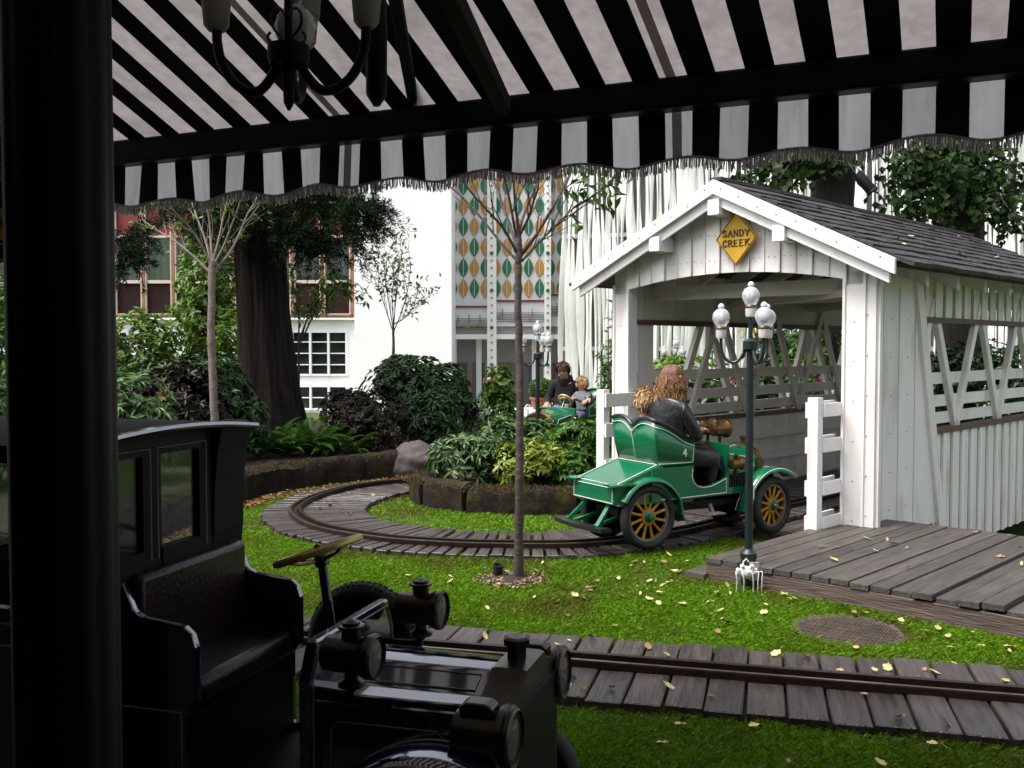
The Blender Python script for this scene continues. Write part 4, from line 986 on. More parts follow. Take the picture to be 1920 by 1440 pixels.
def open_car(loc, rz, label, number):
    t = empty('veteran_car', loc, rz, label, 'car', 'open green ride cars')
    g = .27; gr, st = mt['green'], 'stripe'
    m = MB(); m.box((.62, 0, .285), (1.62, .30, .05)); m.box((.62, 0, .255), (1.5, .1, .06)); m.build('chassis', mt['black'], t, False)
    for x, r_ in ((0, .25), (1.27, .24)):
        m = MB(); m.tube([V((x, -g, r_)), V((x, g, r_))], .016, 8); m.build('axle', mt['black'], t)
    for s in (-1, 1):
        wheel(t, (0, s * g, .25), .25, 'yellow', 'green', side=s); wheel(t, (1.27, s * g, .24), .24, 'yellow', 'green', side=s, steer=R(10))
    # seat tub
    half = [(.43, .285, .845), (.40, .288, .852), (.36, .29, .864), (.31, .29, .888), (.26, .29, .925), (.20, .288, .965), (.14, .286, .998), (.085, .282, 1.02), (.062, .272, 1.03), (.055, .245, 1.04), (.055, .19, 1.05), (.055, .14, 1.05), (.055, .09, 1.035), (.055, .045, 1.005), (.055, .012, .975)]
    half = [(x, y, .625 + (z - .625) * .86) for x, y, z in half]
    path = [(x, -y, z) for x, y, z in half] + [(x, y, z) for x, y, z in reversed(half)]
    rings = [[], [], []]
    for x, y, z in path:
        rings[0].append(V((x + (.05 if x < .2 else .0), y * .93, .625))); rings[1].append(V((x + .015, y * .98, .625 + (z - .625) * .5))); rings[2].append(V((x, y, z)))
    vs = [p for r_ in rings for p in r_]; n = len(path)
    m = MB(); m.add(vs, [(i * n + j, i * n + j + 1, (i + 1) * n + j + 1, (i + 1) * n + j) for i in range(2) for j in range(n - 1)])
    tub = m.build('seat_tub', gr, t, True, 50); so = tub.modifiers.new('thickness', 'SOLIDIFY'); so.thickness = .022; so.offset = 0
    m = MB(); m.tube([V(p) + V((0, 0, .006)) for p in path], .019, 8); m.build('top_padding', mt['pad'], tub)
    pin(tub, [p + V((-.006 if p.x < .3 else 0, .013 * (1 if p.y > 0 else -1) if p.x > .09 else 0, .022)) + V((-.008 if p.x < .1 else 0, 0, 0)) for p in rings[0]], r=.0042)
    pin(tub, [V((x - .013 if x < .1 else x, y + (.014 if y > 0 else -.014) * (1 if x > .08 else 0), z - .035)) for x, y, z in path], r=.0038)
    pin(tub, [V((.094, 0, .64)), V((.06, 0, .78)), V((.039, 0, .90))], r=.0042)
    for s in (-1, 1): pin(tub, [V((.425, s * .283, .648)), V((.425, s * .297, .775)), V((.40, s * .300, .79))], r=.0038)
    m = MB(); letters(m, number, (.335, -.3005, .70), (1, 0, 0), (0, 0, 1), (0, -1, 0), .036, .055, .01, .011, .005); m.build('number', mt['stripe'], tub, False)
    m = MB(); m.box((.27, 0, .58), (.36, .50, .12)); m.build('seat', mt['pad'], t, True, bev=.03)
    m = MB(); m.box((.15, 0, .74), (.10, .46, .30)); m.build('seat_back', mt['pad'], t, True, bev=.03)
    m = MB(); m.box((.25, 0, .43), (.42, .5, .2)); m.build('seat_box', gr, t, False)
    # body sides with cut-away doorway
    side = [(.02, .62), (.43, .62), (.425, .59), (.42, .54), (.435, .495), (.47, .465), (.53, .452), (.60, .458), (.68, .482), (.77, .515), (.77, .372), (.30, .362), (.02, .362)]
    for s in (-1, 1):
        m = MB(); m.prism(side, (0, s * .285 - .01, 0), (1, 0, 0), (0, 0, 1), (0, .02, 0)); b = m.build('body_side', gr, t, False)
        pin(b, [V((x, s * .298, z)) for x, z in ((.415, .60), (.408, .54), (.425, .488), (.465, .455), (.53, .441), (.60, .447), (.68, .471), (.755, .50))]); pin(b, [V((x, s * .298, z)) for x, z in ((.10, .376), (.30, .376), (.757, .386), (.757, .50))])
    m = MB(); m.box((.55, 0, .37), (.5, .55, .02)); m.build('floor', mt['black'], t, False)
    m = MB(); m.box((.78, 0, .575), (.03, .58, .40)); m.build('dashboard', gr, t, False, bev=.006)
    # bonnet, radiator
    def sec(x, w, zt, zs, z0): return [V((x, y, z)) for y, z in ((-w, z0), (-w, zs), (-w * .82, zs + (zt - zs) * .55), (-w * .3, zt), (w * .3, zt), (w * .82, zs + (zt - zs) * .55), (w, zs), (w, z0))]
    m = MB(); m.loft([sec(.79, .245, .765, .70, .36), sec(1.0, .225, .75, .665, .36), sec(1.16, .205, .725, .63, .36)]); bo = m.build('bonnet', gr, t, True, 25)
    m = MB(); m.loft([sec(1.16, .215, .74, .64, .33), sec(1.20, .218, .742, .645, .33), sec(1.235, .20, .72, .62, .33)]); ra = m.build('radiator', mt['brass'], t, True, 25)
    m = MB(); m.lathe([(.02, .74), (.02, .77), (.03, .775), (.03, .795), (.006, .8)], (1.2, 0, 0), (0, 0, 1), 12); m.build('radiator_cap', mt['brass'], ra)
    for s in (-1, 1):
        pin(bo, [V((.81, s * .252, .58)), V((.81, s * .252, .69)), V((1.10, s * .225, .64)), V((1.12, s * .222, .57)), V((.81, s * .252, .58))])
        m = MB()
        for k in range(9): m.box((.84 + k * .028, s * (.246 - k * .0026), .47), (.010, .012, .11))
        m.build('louvres', mt['black'], bo, False)
        lamp_drum(t, (.83, s * .33, .615), (1, 0, 0), .048, .12, 'brass', name='side_lamp')
        m = MB(); m.tube([V((.80, s * .28, .53)), V((.83, s * .33, .53))], .010, 6); m.build('lamp_bracket', mt['brass'], t)
        lamp_drum(t, (.88, s * .075, .875), (1, 0, 0), .072, .15, 'brass', False, False, name='head_lamp')
        m = MB(); m.tube([V((.88, s * .075, .74)), V((.88, s * .075, .83))], .014, 8); m.build('lamp_stem', mt['brass'], t)
        lamp_drum(t, (1.30, s * .16, .50), (1, 0, 0), .055, .10, 'darkbrass', False, False, name='front_lamp')
        m = MB(); m.tube([V((1.26, s * .12, .3)), V((1.29, s * .16, .45))], .012, 6); m.build('lamp_stem', mt['black'], t)
        fender(t, (0, .25), .29, R(152), R(2), s * .20, s * .345, 'green', tail=[(.31, .21), (.35, .185)], stripe=None)
        fender(t, (1.27, .24), .30, R(48), R(150), s * .20, s * .345, 'green', tail=[(1.01, .33), (.98, .27), (.96, .21)], stripe='stripe')
        m = MB(); m.box((.62, s * .33, .235), (.13, .10, .010)); m.bar((.62, s * .26, .30), (.62, s * .30, .24), .03, .012); m.build('step_plate', mt['grime'], t, False)
        m = MB(); m.prism([(-.02, 0), (.20, .0), (.20, .014), (-.02, .014)], (-.34, s * .20, .505), (1, 0, 0), (0, 0, 1), (0, s * .13, 0)); m.build('fender_flap', gr, t, False)
        m = MB(); m.bar((-.22, s * .14, .40), (-.42, s * .20, .20), .035, .025); m.build('bumper_strut', gr, t, False)
        m = MB(); m.bar((-.10, s * .14, .26), (-.42, s * .14, .19), .03, .025); m.build('bumper_strut', gr, t, False)
    # boot
    m = MB(); prof = [(.14, .655), (-.30, .505), (-.32, .495), (-.32, .365), (-.28, .345), (.14, .345)]
    m.prism(prof, (0, -.275, 0), (1, 0, 0), (0, 0, 1), (0, .55, 0)); bt = m.build('boot', gr, t, False, bev=.008)
    for s in (-1, 1): pin(bt, [V((.09, s * .262, .645)), V((-.29, s * .262, .514)), V((-.325, s * .262, .49)), V((-.326, s * .262, .372)), V((-.27, s * .279, .355))])
    pin(bt, [V((-.297, -.262, .511)), V((-.297, .262, .511))]); pin(bt, [V((-.325, -.265, .375)), V((-.325, .265, .375))]); pin(bt, [V((-.323, -.265, .49)), V((-.323, .265, .49))]); pin(bt, [V((.09, -.25, .645)), V((.09, .25, .645))])
    m = MB(); pts = [(-.425 - .035 * (1 - (y / .33) ** 2), y) for y in np.linspace(-.33, .33, 13)]
    m.loft([[V((x - .045, y, .175)), V((x + .045, y, .175)), V((x + .045, y, .205)), V((x - .045, y, .205))] for x, y in pts]); m.build('rear_step', mt['pad'], t, True, 40)
    steering(t, (.66, .06, .865), (-.75, 0, .65), .095, (.80, .06, .66))
    return t
c4f = V((.872, .489, 0)); c4rot = math.atan2(c4f.y, c4f.x)
CAR4 = V((.905, 7.73, .05))
car4 = open_car(CAR4, c4rot, 'open green car numbered 4 entering the covered bridge', '4')
CAR2 = V((1.02, 13.55, .03)); c2rot = math.atan2(-.83, -.56)
car2 = copy_tree(car4); car2.location = CAR2; car2.rotation_euler = (0, 0, c2rot)
car2['label'] = 'open green car half hidden behind the island shrubs'
for c in list(car2.children):
    for q in list(c.children):
        if q.name.startswith('number'): bpy.data.objects.remove(q)
    if c.name.startswith(('head_lamp', 'lamp_stem')):
        for q in list(c.children): bpy.data.objects.remove(q)
        bpy.data.objects.remove(c)

# ---------------------------------------------------------------- dark blue closed cab car in front
def dark_car():
    t = empty('dark_taxi_car', CAR_O, math.atan2(CAR_F.y, CAR_F.x), 'dark navy veteran taxi with closed cab and brass lamps in the station', 'car')
    nv, ds = mt['navy'], 'dimstripe'; w = .30
    m = MB(); m.box((-.75, 0, .27), (1.9, .34, .06)); m.build('chassis', mt['black'], t, False)
    for x in (-.20, -1.55):
        m = MB(); m.tube([V((x, -.3, .22)), V((x, .3, .22))], .018, 8); m.build('axle', mt['black'], t)
        for s in (-1, 1): wheel(t, (x, s * .36, .22), .22, 'yellow', 'navy', side=s)
    # bonnet
    def sec(x, w_, k=1.0): return [V((x, y * w_ / .235, z)) for y, z in ((-.235, .30), (-.235, .650), (-.231, .658), (-.222, .661), (-.172, .666), (-.164, .669), (-.078, .704), (-.070, .708), (-.01, .716), (.01, .716), (.070, .708), (.078, .704), (.164, .669), (.172, .666), (.222, .661), (.231, .658), (.235, .650), (.235, .30))]
    m = MB(); m.loft([sec(-.585, .235), sec(-.3, .225), sec(-.13, .215)]); bo = m.build('bonnet', nv, t, True, 30)
    for s in (-1, 1):
        pin(bo, [V((-.55, s * .155, .678)), V((-.16, s * .142, .676)), V((-.16, s * .084, .700)), V((-.55, s * .09, .701))], ds, .0022)
        pin(bo, [V((-.54, s * .238, .34)), V((-.54, s * .238, .56)), V((-.52, s * .237, .585)), V((-.24, s * .224, .585)), V((-.21, s * .223, .56)), V((-.21, s * .223, .34))], ds, .0022)
        m = MB(); m.tube([V((-.585, s * .238, .636)), V((-.13, s * .216, .636))], .006, 6); m.build('bonnet_moulding', nv, bo)
    m = MB(); m.tube([V((-.585, 0, .718)), V((-.13, 0, .718))], .0045, 6); m.build('bonnet_hinge', nv, bo)
    # radiator
    def rs(x, k): return [V((x, y * k, .28 + (z - .28) * (1 + (k - 1) * .3))) for y, z in ((-.24, .28), (-.24, .62), (-.215, .665), (-.12, .70), (-.09, .725), (.09, .725), (.12, .70), (.215, .665), (.24, .62), (.24, .28))]
    m = MB(); m.loft([rs(-.13, 1), rs(-.11, 1.03), rs(-.045, 1.03), rs(-.03, 1.0)]); ra = m.build('radiator', mt['darkbrass'], t, True, 30)
    m = MB(); m.box((-.028, 0, .47), (.012, .38, .34)); m.build('radiator_core', mt['black'], ra, False)
    m = MB(); m.lathe([(.030, .72), (.030, .765), (.040, .767), (.042, .785), (.03, .79), (.004, .792)], (-.085, 0, 0), (0, 0, 1), 6); m.build('radiator_cap', mt['darkbrass'], ra, True, 20)
    # head lamps with brackets
    for s in (-1, 1):
        h = lamp_drum(t, (-.09, s * .262, .605), (1, 0, 0), .076, .165, 'darkbrass', False, False, name='head_lamp')
        m = MB(); m.prism([(-.05, .05), (.035, .05), (.04, .080), (.02, .092), (-.035, .092), (-.055, .080)], (-.10, s * .262 - .032, .605), (1, 0, 0), (0, 0, 1), (0, .064, 0)); m.build('lamp_vent', mt['darkbrass'], h, False, bev=.008)
        m = MB(); m.lathe([(.068, .040), (.084, .044), (.086, .053), (.081, .060), (.086, .068), (.081, .078), (.070, .076)], (-.09, s * .262, .605), (1, 0, 0), 28); m.build('lens_rim', mt['darkbrass'], h)
        m = MB(); m.tube([V((-.09, s * .262, .53)), V((-.07, s * .255, .40)), V((-.05, s * .20, .28))], .012, 8); m.tube([V((-.06, s * .262, .53)), V((-.045, s * .225, .36))], .009, 8); m.build('lamp_bracket', mt['black'], t)
        sl_ = lamp_drum(t, (-.475, s * .245, .775), (1, 0, 0), .058, .155, 'darkbrass', name='side_lamp')
        m = MB(); m.tube([V((-.58, s * .235, .665)), V((-.475, s * .245, .665)), V((-.475, s * .245, .70))], .011, 8); m.build('lamp_bracket', mt['black'], t)
        fender(t, (-.20, .24), .335, R(58), R(140), s * .285, s * .445, 'navy', tail=[(-.52, .42), (-.60, .36), (-.68, .31), (-.80, .28)], stripe='dimstripe')
        fender(t, (-1.55, .24), .33, R(15), R(170), s * .30, s * .445, 'navy', stripe='dimstripe')
        m = MB(); m.box((-.86, s * .37, .272), (.5, .15, .018)); m.build('running_board', mt['navyin'], t, False)
    # dashboard with clipped corners
    m = MB(); m.prism([(-.28, .30), (-.28, .70), (-.262, .745), (-.235, .80), (.235, .80), (.262, .745), (.28, .70), (.28, .30)], (-.615, 0, 0), (0, 1, 0), (0, 0, 1), (.032, 0, 0)); d = m.build('dashboard', nv, t, False, bev=.006)
    pin(d, [V((-.58, y, z)) for y, z in ((-.262, .34), (-.262, .70), (-.225, .782), (.225, .782), (.262, .70), (.262, .34))], ds, .0024)
    # steering (driver sits on the far side)
    steering(t, (-.79, .165, .955), (-.33, .02, .94), .135, (-.70, .165, .42))
    # floor and seat
    m = MB(); m.box((-.78, 0, .31), (.40, .56, .03)); m.build('floor', mt['navyin'], t, False)
    m = MB(); m.box((-1.05, 0, .62), (.24, .54, .09)); m.build('seat_cushion', mt['redleather'], t, True, bev=.03)
    m = MB(); m.box((-1.05, 0, .44), (.2, .56, .27)); m.build('seat_box', mt['navyin'], t, False)
    m = MB(); m.box((-1.14, 0, .80), (.05, .55, .30)); m.build('seat_back', mt['redleather'], t, True, bev=.02)
    prof = [(-1.18, .30), (-1.18, .95), (-1.165, .95), (-1.14, .90), (-1.12, .855), (-1.09, .84), (-1.0, .83), (-.955, .825), (-.93, .805), (-.918, .77), (-.918, .62), (-.95, .58), (-.95, .30)]
    for s in (-1, 1):
        m = MB(); m.prism(prof, (0, s * .29 - .014, 0), (1, 0, 0), (0, 0, 1), (0, .028, 0)); b = m.build('seat_side', nv, t, False, bev=.007)
        pin(b, [V((x, s * .306, z)) for x, z in ((-1.16, .585), (-.965, .585), (-.965, .36), (-.66, .355))], ds, .0026)
        m = MB(); m.prism([(-.955, .30), (-.60, .30), (-.60, .345), (-.955, .345)], (0, s * .29 - .013, 0), (1, 0, 0), (0, 0, 1), (0, .026, 0)); m.build('sill_board', nv, t, False)
    # cab: walls with window openings
    x0, xb, zr, yl, yr = -1.16, -1.95, 1.325, -.50, .30
    mn = mt['navyin']
    def cabbox(name, xa, xb_, ya, yb, za, zb_, mat=mn, par=None):
        m = MB(); m.box(((xa + xb_) / 2, (ya + yb) / 2, (za + zb_) / 2), (abs(xb_ - xa), abs(yb - ya), abs(zb_ - za))); return m.build(name, mat, par or t, False)
    fw = cabbox('cab_front', x0 - .03, x0, yl, yr, .30, .92)
    cabbox('cab_front_top', x0 - .031, x0 + .001, yl, yr, 1.28, zr + .03, mn, fw)
    for a, b in ((yl, -.40), (-.20, -.117), (.076, yr)): cabbox('cab_post', x0 - .032, x0 - .001, a, b, .92, 1.28, mn, fw)
    for a, b in ((-.40, -.20), (-.117, .076)):
        cabbox('window_rail', x0 - .028, x0 + .004, a, b, .92, 1.0, mn, fw)
        cabbox('pane', x0 - .018, x0 - .014, a, b, 1.0, 1.28, mt['glass'], fw)
        if a < -.3: cabbox('roller_blind', x0 - .026, x0 - .020, a, b, 1.0, 1.28, mt['redleather'], fw)
        pin(fw, [V((x0 + .006, y, z)) for y, z in ((a - .025, .97), (a - .025, 1.30), (b + .025, 1.30), (b + .025, .97))], ds, .002)
    bwl = cabbox('cab_back', xb, xb + .03, yl, yr, .30, .93)
    cabbox('cab_back_top', xb + .001, xb + .031, yl, yr, 1.23, zr + .02, mn, bwl)
    for a, b in ((yl, -.42), (-.12, -.08), (.24, yr)): cabbox('cab_post', xb + .002, xb + .029, a, b, .93, 1.23, mn, bwl)
    cabbox('pane', xb + .012, xb + .016, -.42, .24, .93, 1.23, mt['glass'], bwl)
    for s, y in ((-1, yl), (1, yr)):
        sd = cabbox('cab_side', xb, x0 - .002, y - .015, y + .015, .30, .90, nv)
        cabbox('cab_side_top', xb, x0 - .002, y - .0155, y + .0145, 1.29, zr + .01, nv, sd)
        for a, b in ((xb, xb + .09), (-1.62, -1.58), (x0 - .05, x0 - .003)): cabbox('cab_post', a, b, y - .0145, y + .0145, .90, 1.29, nv, sd)
        cabbox('pane', xb + .09, -1.62, y - .002, y + .002, .90, 1.29, mt['glass'], sd); cabbox('pane', -1.58, x0 - .05, y - .002, y + .002, .90, 1.29, mt['glass'], sd)
        pin(sd, [V((xb + .03, y + s * .018, .86)), V((x0 - .03, y + s * .018, .86))], ds, .0026); pin(sd, [V((xb + .03, y + s * .018, .80)), V((x0 - .03, y + s * .018, .80))], ds, .0026)
        m = MB(); m.prism([(-1.165, .92), (-1.155, 1.0), (-1.15, 1.15), (-1.138, 1.26), (-1.12, 1.35), (-1.165, 1.355)], (0, y + s * .014, 0), (1, 0, 0), (0, 0, 1), (0, -s * .17, 0)); m.build('roof_bracket', mn, t, False)
    yc, yw = (yl + yr) / 2, (yr - yl) / 2 + .04
    def rz_(y, z): return z + .028 * (1 - ((y - yc) / yw) ** 2)
    m = MB(); rings = []
    for x in (-1.115, -1.13, -2.0): rings.append([V((x, y, rz_(y, 1.34))) for y in np.linspace(yc - yw, yc + yw, 15)] + [V((x, y, rz_(y, 1.32))) for y in np.linspace(yc + yw, yc - yw, 15)])
    m.loft(rings); m.build('cab_roof', mn, t, True, 40)
    m = MB(); m.tube([V((-1.114, y, rz_(y, 1.333))) for y in np.linspace(yc - yw, yc + yw, 15)], .010, 6); m.build('roof_edge', nv, t)
    m = MB(); m.box((-1.65, 0, .62), (.3, .5, .1)); m.build('rear_seat', mt['redleather'], t, True, bev=.03)
    wheel(t, (-.74, .395, .60), .205, 'yellow', 'navy', name='spare_wheel', spare=True, side=1)
    m = MB(); m.tube([V((-.74, .30, .60)), V((-.74, .40, .60))], .010, 6); m.tube([V((-.56, .385, .61)), V((-.92, .385, .56))], .008, 6); m.build('spare_bracket', mt['black'], t)
    m = MB(); m.bar((.02, -.30, .25), (.02, .30, .25), .05, .05); m.bar((-.1, .18, .27), (.12, .24, .16), .05, .03); m.bar((-.1, -.18, .27), (.12, -.24, .16), .05, .03); m.build('front_apron', nv, t, False, bev=.006)
    return t
dark_car()

# ================================================================ SMALL THINGS ON THE LAWN
mp_ = G(1590, 1186); mh = empty('manhole_cover', (mp_.x, mp_.y, .0), R(12), 'round rusty cast iron manhole cover set in the lawn', 'manhole cover')
m = MB(); m.lathe([(.31, -.05), (.31, .012), (.30, .016), (.285, .012), (.28, .012), (.001, .012)], n=40); m.build('cover', mt['iron_cast'], mh)
m = MB()
for i in range(-11, 12):
    for j in range(-11, 12):
        x, y = i * .025, j * .025
        if x * x + y * y < .268 ** 2: m.box((x, y, .0145), (.016, .012, .006), Matrix.Rotation(R(90 * ((i + j) % 2)), 3, 'Z'))
tag(m.build('tread_pattern', mt['iron_cast'], mh, False), kind='stuff')
m = MB(); m.tube([V((.31 * math.cos(a), .31 * math.sin(a), .012)) for a in np.linspace(0, 2 * math.pi, 41)[:-1]], .008, 6, loop=True); m.build('rim', mt['iron_cast'], mh)
sp = G(932, 1084); spt = empty('ground_spotlight', sp, 0, 'small black plastic spotlight beside the young tree', 'spotlight')
m = MB(); m.lathe([(.030, .0), (.034, .02), (.036, .085), (.042, .09), (.042, .10), (.036, .10), (.034, .075)], (0, 0, 0), (.1, -.15, 1), 18); m.build('housing', mt['rubber'], spt)
m = MB(); m.tube([V((0, 0, -.04)), V((0, 0, .02))], .012, 8); m.build('spike', mt['rubber'], spt)
jb = G(1395, 1078, .10); jbx = empty('junction_box', jb + V((0, -.06, 0)), 0, 'white cable junction box with dangling leads on the lamp post', 'junction box')
m = MB(); m.ball((0, 0, .03), .055, 14, 8, (1, .7, .8)); m.build('housing', mt['plastic'], jbx)
for a in range(6):
    an = math.pi * a / 5; d = V((math.cos(an), -.25, math.sin(an) * .5))
    m = MB(); m.lathe([(.011, .02), (.011, .055), (.014, .058), (.014, .07), (.008, .074)], V((0, 0, .03)), d, 10); m.build('cable_gland', mt['plastic'], jbx)
for x0, x1 in ((-.05, -.075), (-.03, -.03), (.04, .06), (.05, .085), (.0, .03)):
    m = MB(); m.tube(catmull([(x0, -.03, .03), ((x0 + x1) / 2 * 1.3, -.06, .05), (x1, -.07, -.01), (x1 * 1.05, -.05, -.115)], .02), .0036, 6); m.build('cable', mt['plastic'], jbx)
m = MB(); m.tube([V((-.02, 0, .06)), V((-.02, 0, .10)), V((.0, 0, .12)), V((.015, 0, .10))], .005, 6); m.build('hook', mt['plastic'], jbx)
m = MB(); m.box((.06, .03, .03), (.06, .02, .12)); m.build('mounting_plate', mt['greywall'], jbx, False)
# ================================================================ PEOPLE
def hand(J, B, nm, w, d, n, k=1.0, mi=0):
    d, n = V(d).normalized(), V(n).normalized(); s = d.cross(n).normalized(); n = s.cross(d); w = V(w)
    J[nm + 'p'] = (*(w + d * .045 * k), .028 * k); B.append((nm, nm + 'p', mi))
    for i, (off, L) in enumerate(((-.030, .030), (-.010, .036), (.011, .034), (.030, .027))):
        b = w + d * .085 * k + s * off * k; m_ = b + (d * .9 - n * .35) * L * k; t = m_ + (d * .35 - n * .9) * L * .9 * k
        J[f'{nm}f{i}a'] = (*b, .0095 * k); J[f'{nm}f{i}b'] = (*m_, .0085 * k); J[f'{nm}f{i}c'] = (*t, .0075 * k)
        B += [(nm + 'p', f'{nm}f{i}a', mi), (f'{nm}f{i}a', f'{nm}f{i}b', mi), (f'{nm}f{i}b', f'{nm}f{i}c', mi)]
    b = w + d * .035 * k - s * .036 * k; m_ = b + (d * .8 - s * .5 - n * .3) * .032 * k; t = m_ + (d * .9 - n * .4) * .026 * k
    J[nm + 'ta'] = (*b, .0105 * k); J[nm + 'tb'] = (*m_, .0095 * k); J[nm + 'tc'] = (*t, .008 * k)
    B += [(nm + 'p', nm + 'ta', mi), (nm + 'ta', nm + 'tb', mi), (nm + 'tb', nm + 'tc', mi)]
def person(label, car, J, B, mats, group=None):
    t = empty('person', car.location, car.rotation_euler.z, label, 'person', group)
    names = list(J); me = bpy.data.meshes.new('skeleton')
    me.from_pydata([J[k][:3] for k in names], [(names.index(a), names.index(b)) for a, b, _ in B], [])
    o = link('skeleton', me); o.modifiers.new('skin', 'SKIN')
    for i, k in enumerate(names):
        sv = me.skin_vertices[0].data[i]; r_ = J[k][3]; sv.radius = (r_, J[k][4] if len(J[k]) > 4 else r_); sv.use_root = (k == 'pelvis')
    ss = o.modifiers.new('sub', 'SUBSURF'); ss.levels = ss.render_levels = 2
    dg = bpy.context.evaluated_depsgraph_get(); nm = bpy.data.meshes.new_from_object(o.evaluated_get(dg)); bpy.data.objects.remove(o)
    nm.name = 'body'; nm.materials.clear()
    for m in mats: nm.materials.append(mt[m])
    A = np.array([J[a][:3] for a, b, _ in B]); Bq = np.array([J[b][:3] for a, b, _ in B]); mi = np.array([k for *_, k in B])
    C = np.array([tuple(p.center) for p in nm.polygons]); d = Bq - A; L2 = (d * d).sum(1)
    tt = np.clip(((C[:, None] - A[None]) * d[None]).sum(-1) / L2[None], 0, 1); dist = np.linalg.norm(C[:, None] - (A[None] + tt[..., None] * d[None]), axis=-1)
    nm.polygons.foreach_set('material_index', mi[dist.argmin(1)]); nm.polygons.foreach_set('use_smooth', np.ones(len(nm.polygons), bool)); nm.update()
    link('body', nm, None, t); return t
def face(t, hc, f, r, hairmat, k=1.0, smile=False):
    f = V(f).normalized(); up = V((0, 0, 1)); up = (up - f * up.dot(f)).normalized(); s = f.cross(up); hc = V(hc)
    for q in (-1, 1):
        m = MB(); m.ball(hc + f * r * .86 + s * q * r * .36 + up * r * .02, r * .10, 8, 5); m.build('eye', mt['eye'], t)
        m = MB(); m.ball(hc + s * q * r * .93 - up * r * .02 - f * r * .05, r * .25, 8, 6, (.5, .6, 1)); m.build('ear', mt['skin'], t)
        m = MB(); m.bar(hc + f * r * .9 + s * q * r * .2 + up * r * .22, hc + f * r * .82 + s * q * r * .52 + up * r * .22, r * .07, r * .06); m.build('eyebrow', mt[hairmat], t)
    m = MB(); m.lathe([(r * .20, -.3 * r), (r * .14, 0), (r * .08, .22 * r), (.002, .3 * r)], hc + f * r * .98 - up * r * .22, (f * .5 + up * .9), 8); m.build('nose', mt['skin'], t)
    m = MB(); m.tube([hc + f * r * .86 + s * r * .28 * (1.2 if smile else 1) - up * r * (.42 if smile else .52), hc + f * r * .95 - up * r * .54, hc + f * r * .86 - s * r * .28 * (1.2 if smile else 1) - up * r * (.42 if smile else .52)], r * .055, 6); m.build('mouth', mt['lip'], t)
def hair_cap(t, hc, f, r, mat, n=900, L=.05, face_cut=.25, long=None):
    f = V(f).normalized(); fn = np.array(f); d = unit(nrg.normal(size=(n * 3, 3))); keep = (d @ fn < face_cut) & (d[:, 2] > -.55) | (d[:, 2] > .55); d = d[keep][:n]
    P = np.array(tuple(hc)) + d * r * np.array([1.02, 1.02, 1.1]); D = np.cross(np.cross(d, np.array([0, 0, -1.]) - fn * .3), d) + nrg.normal(0, .25, d.shape)
    v, fa = leaf_arrays(P, D, d, L, .014, .3, .05); o = link('hair', np_mesh('hair', v, fa, mt[mat]), None, t)
    m = MB(); rings = []; m.ball(V(hc) - f * r * .10 + V((0, 0, r * .10)), r * .98, 14, 10, (1, 1, 1.05)); m.build('hair_base', mt[mat], t); return o
def legs(J, B, y, hip, knee, foot, r0, r1, mi_leg, mi_shoe, s):
    J[s + 'hip'] = (*hip, r0); J[s + 'knee'] = (*knee, r1); J[s + 'ank'] = (*foot, r1 * .62); J[s + 'toe'] = (foot[0] + .11, foot[1], foot[2] - .04, r1 * .5)
    B += [('pelvis', s + 'hip', mi_leg), (s + 'hip', s + 'knee', mi_leg), (s + 'knee', s + 'ank', mi_leg), (s + 'ank', s + 'toe', mi_shoe)]

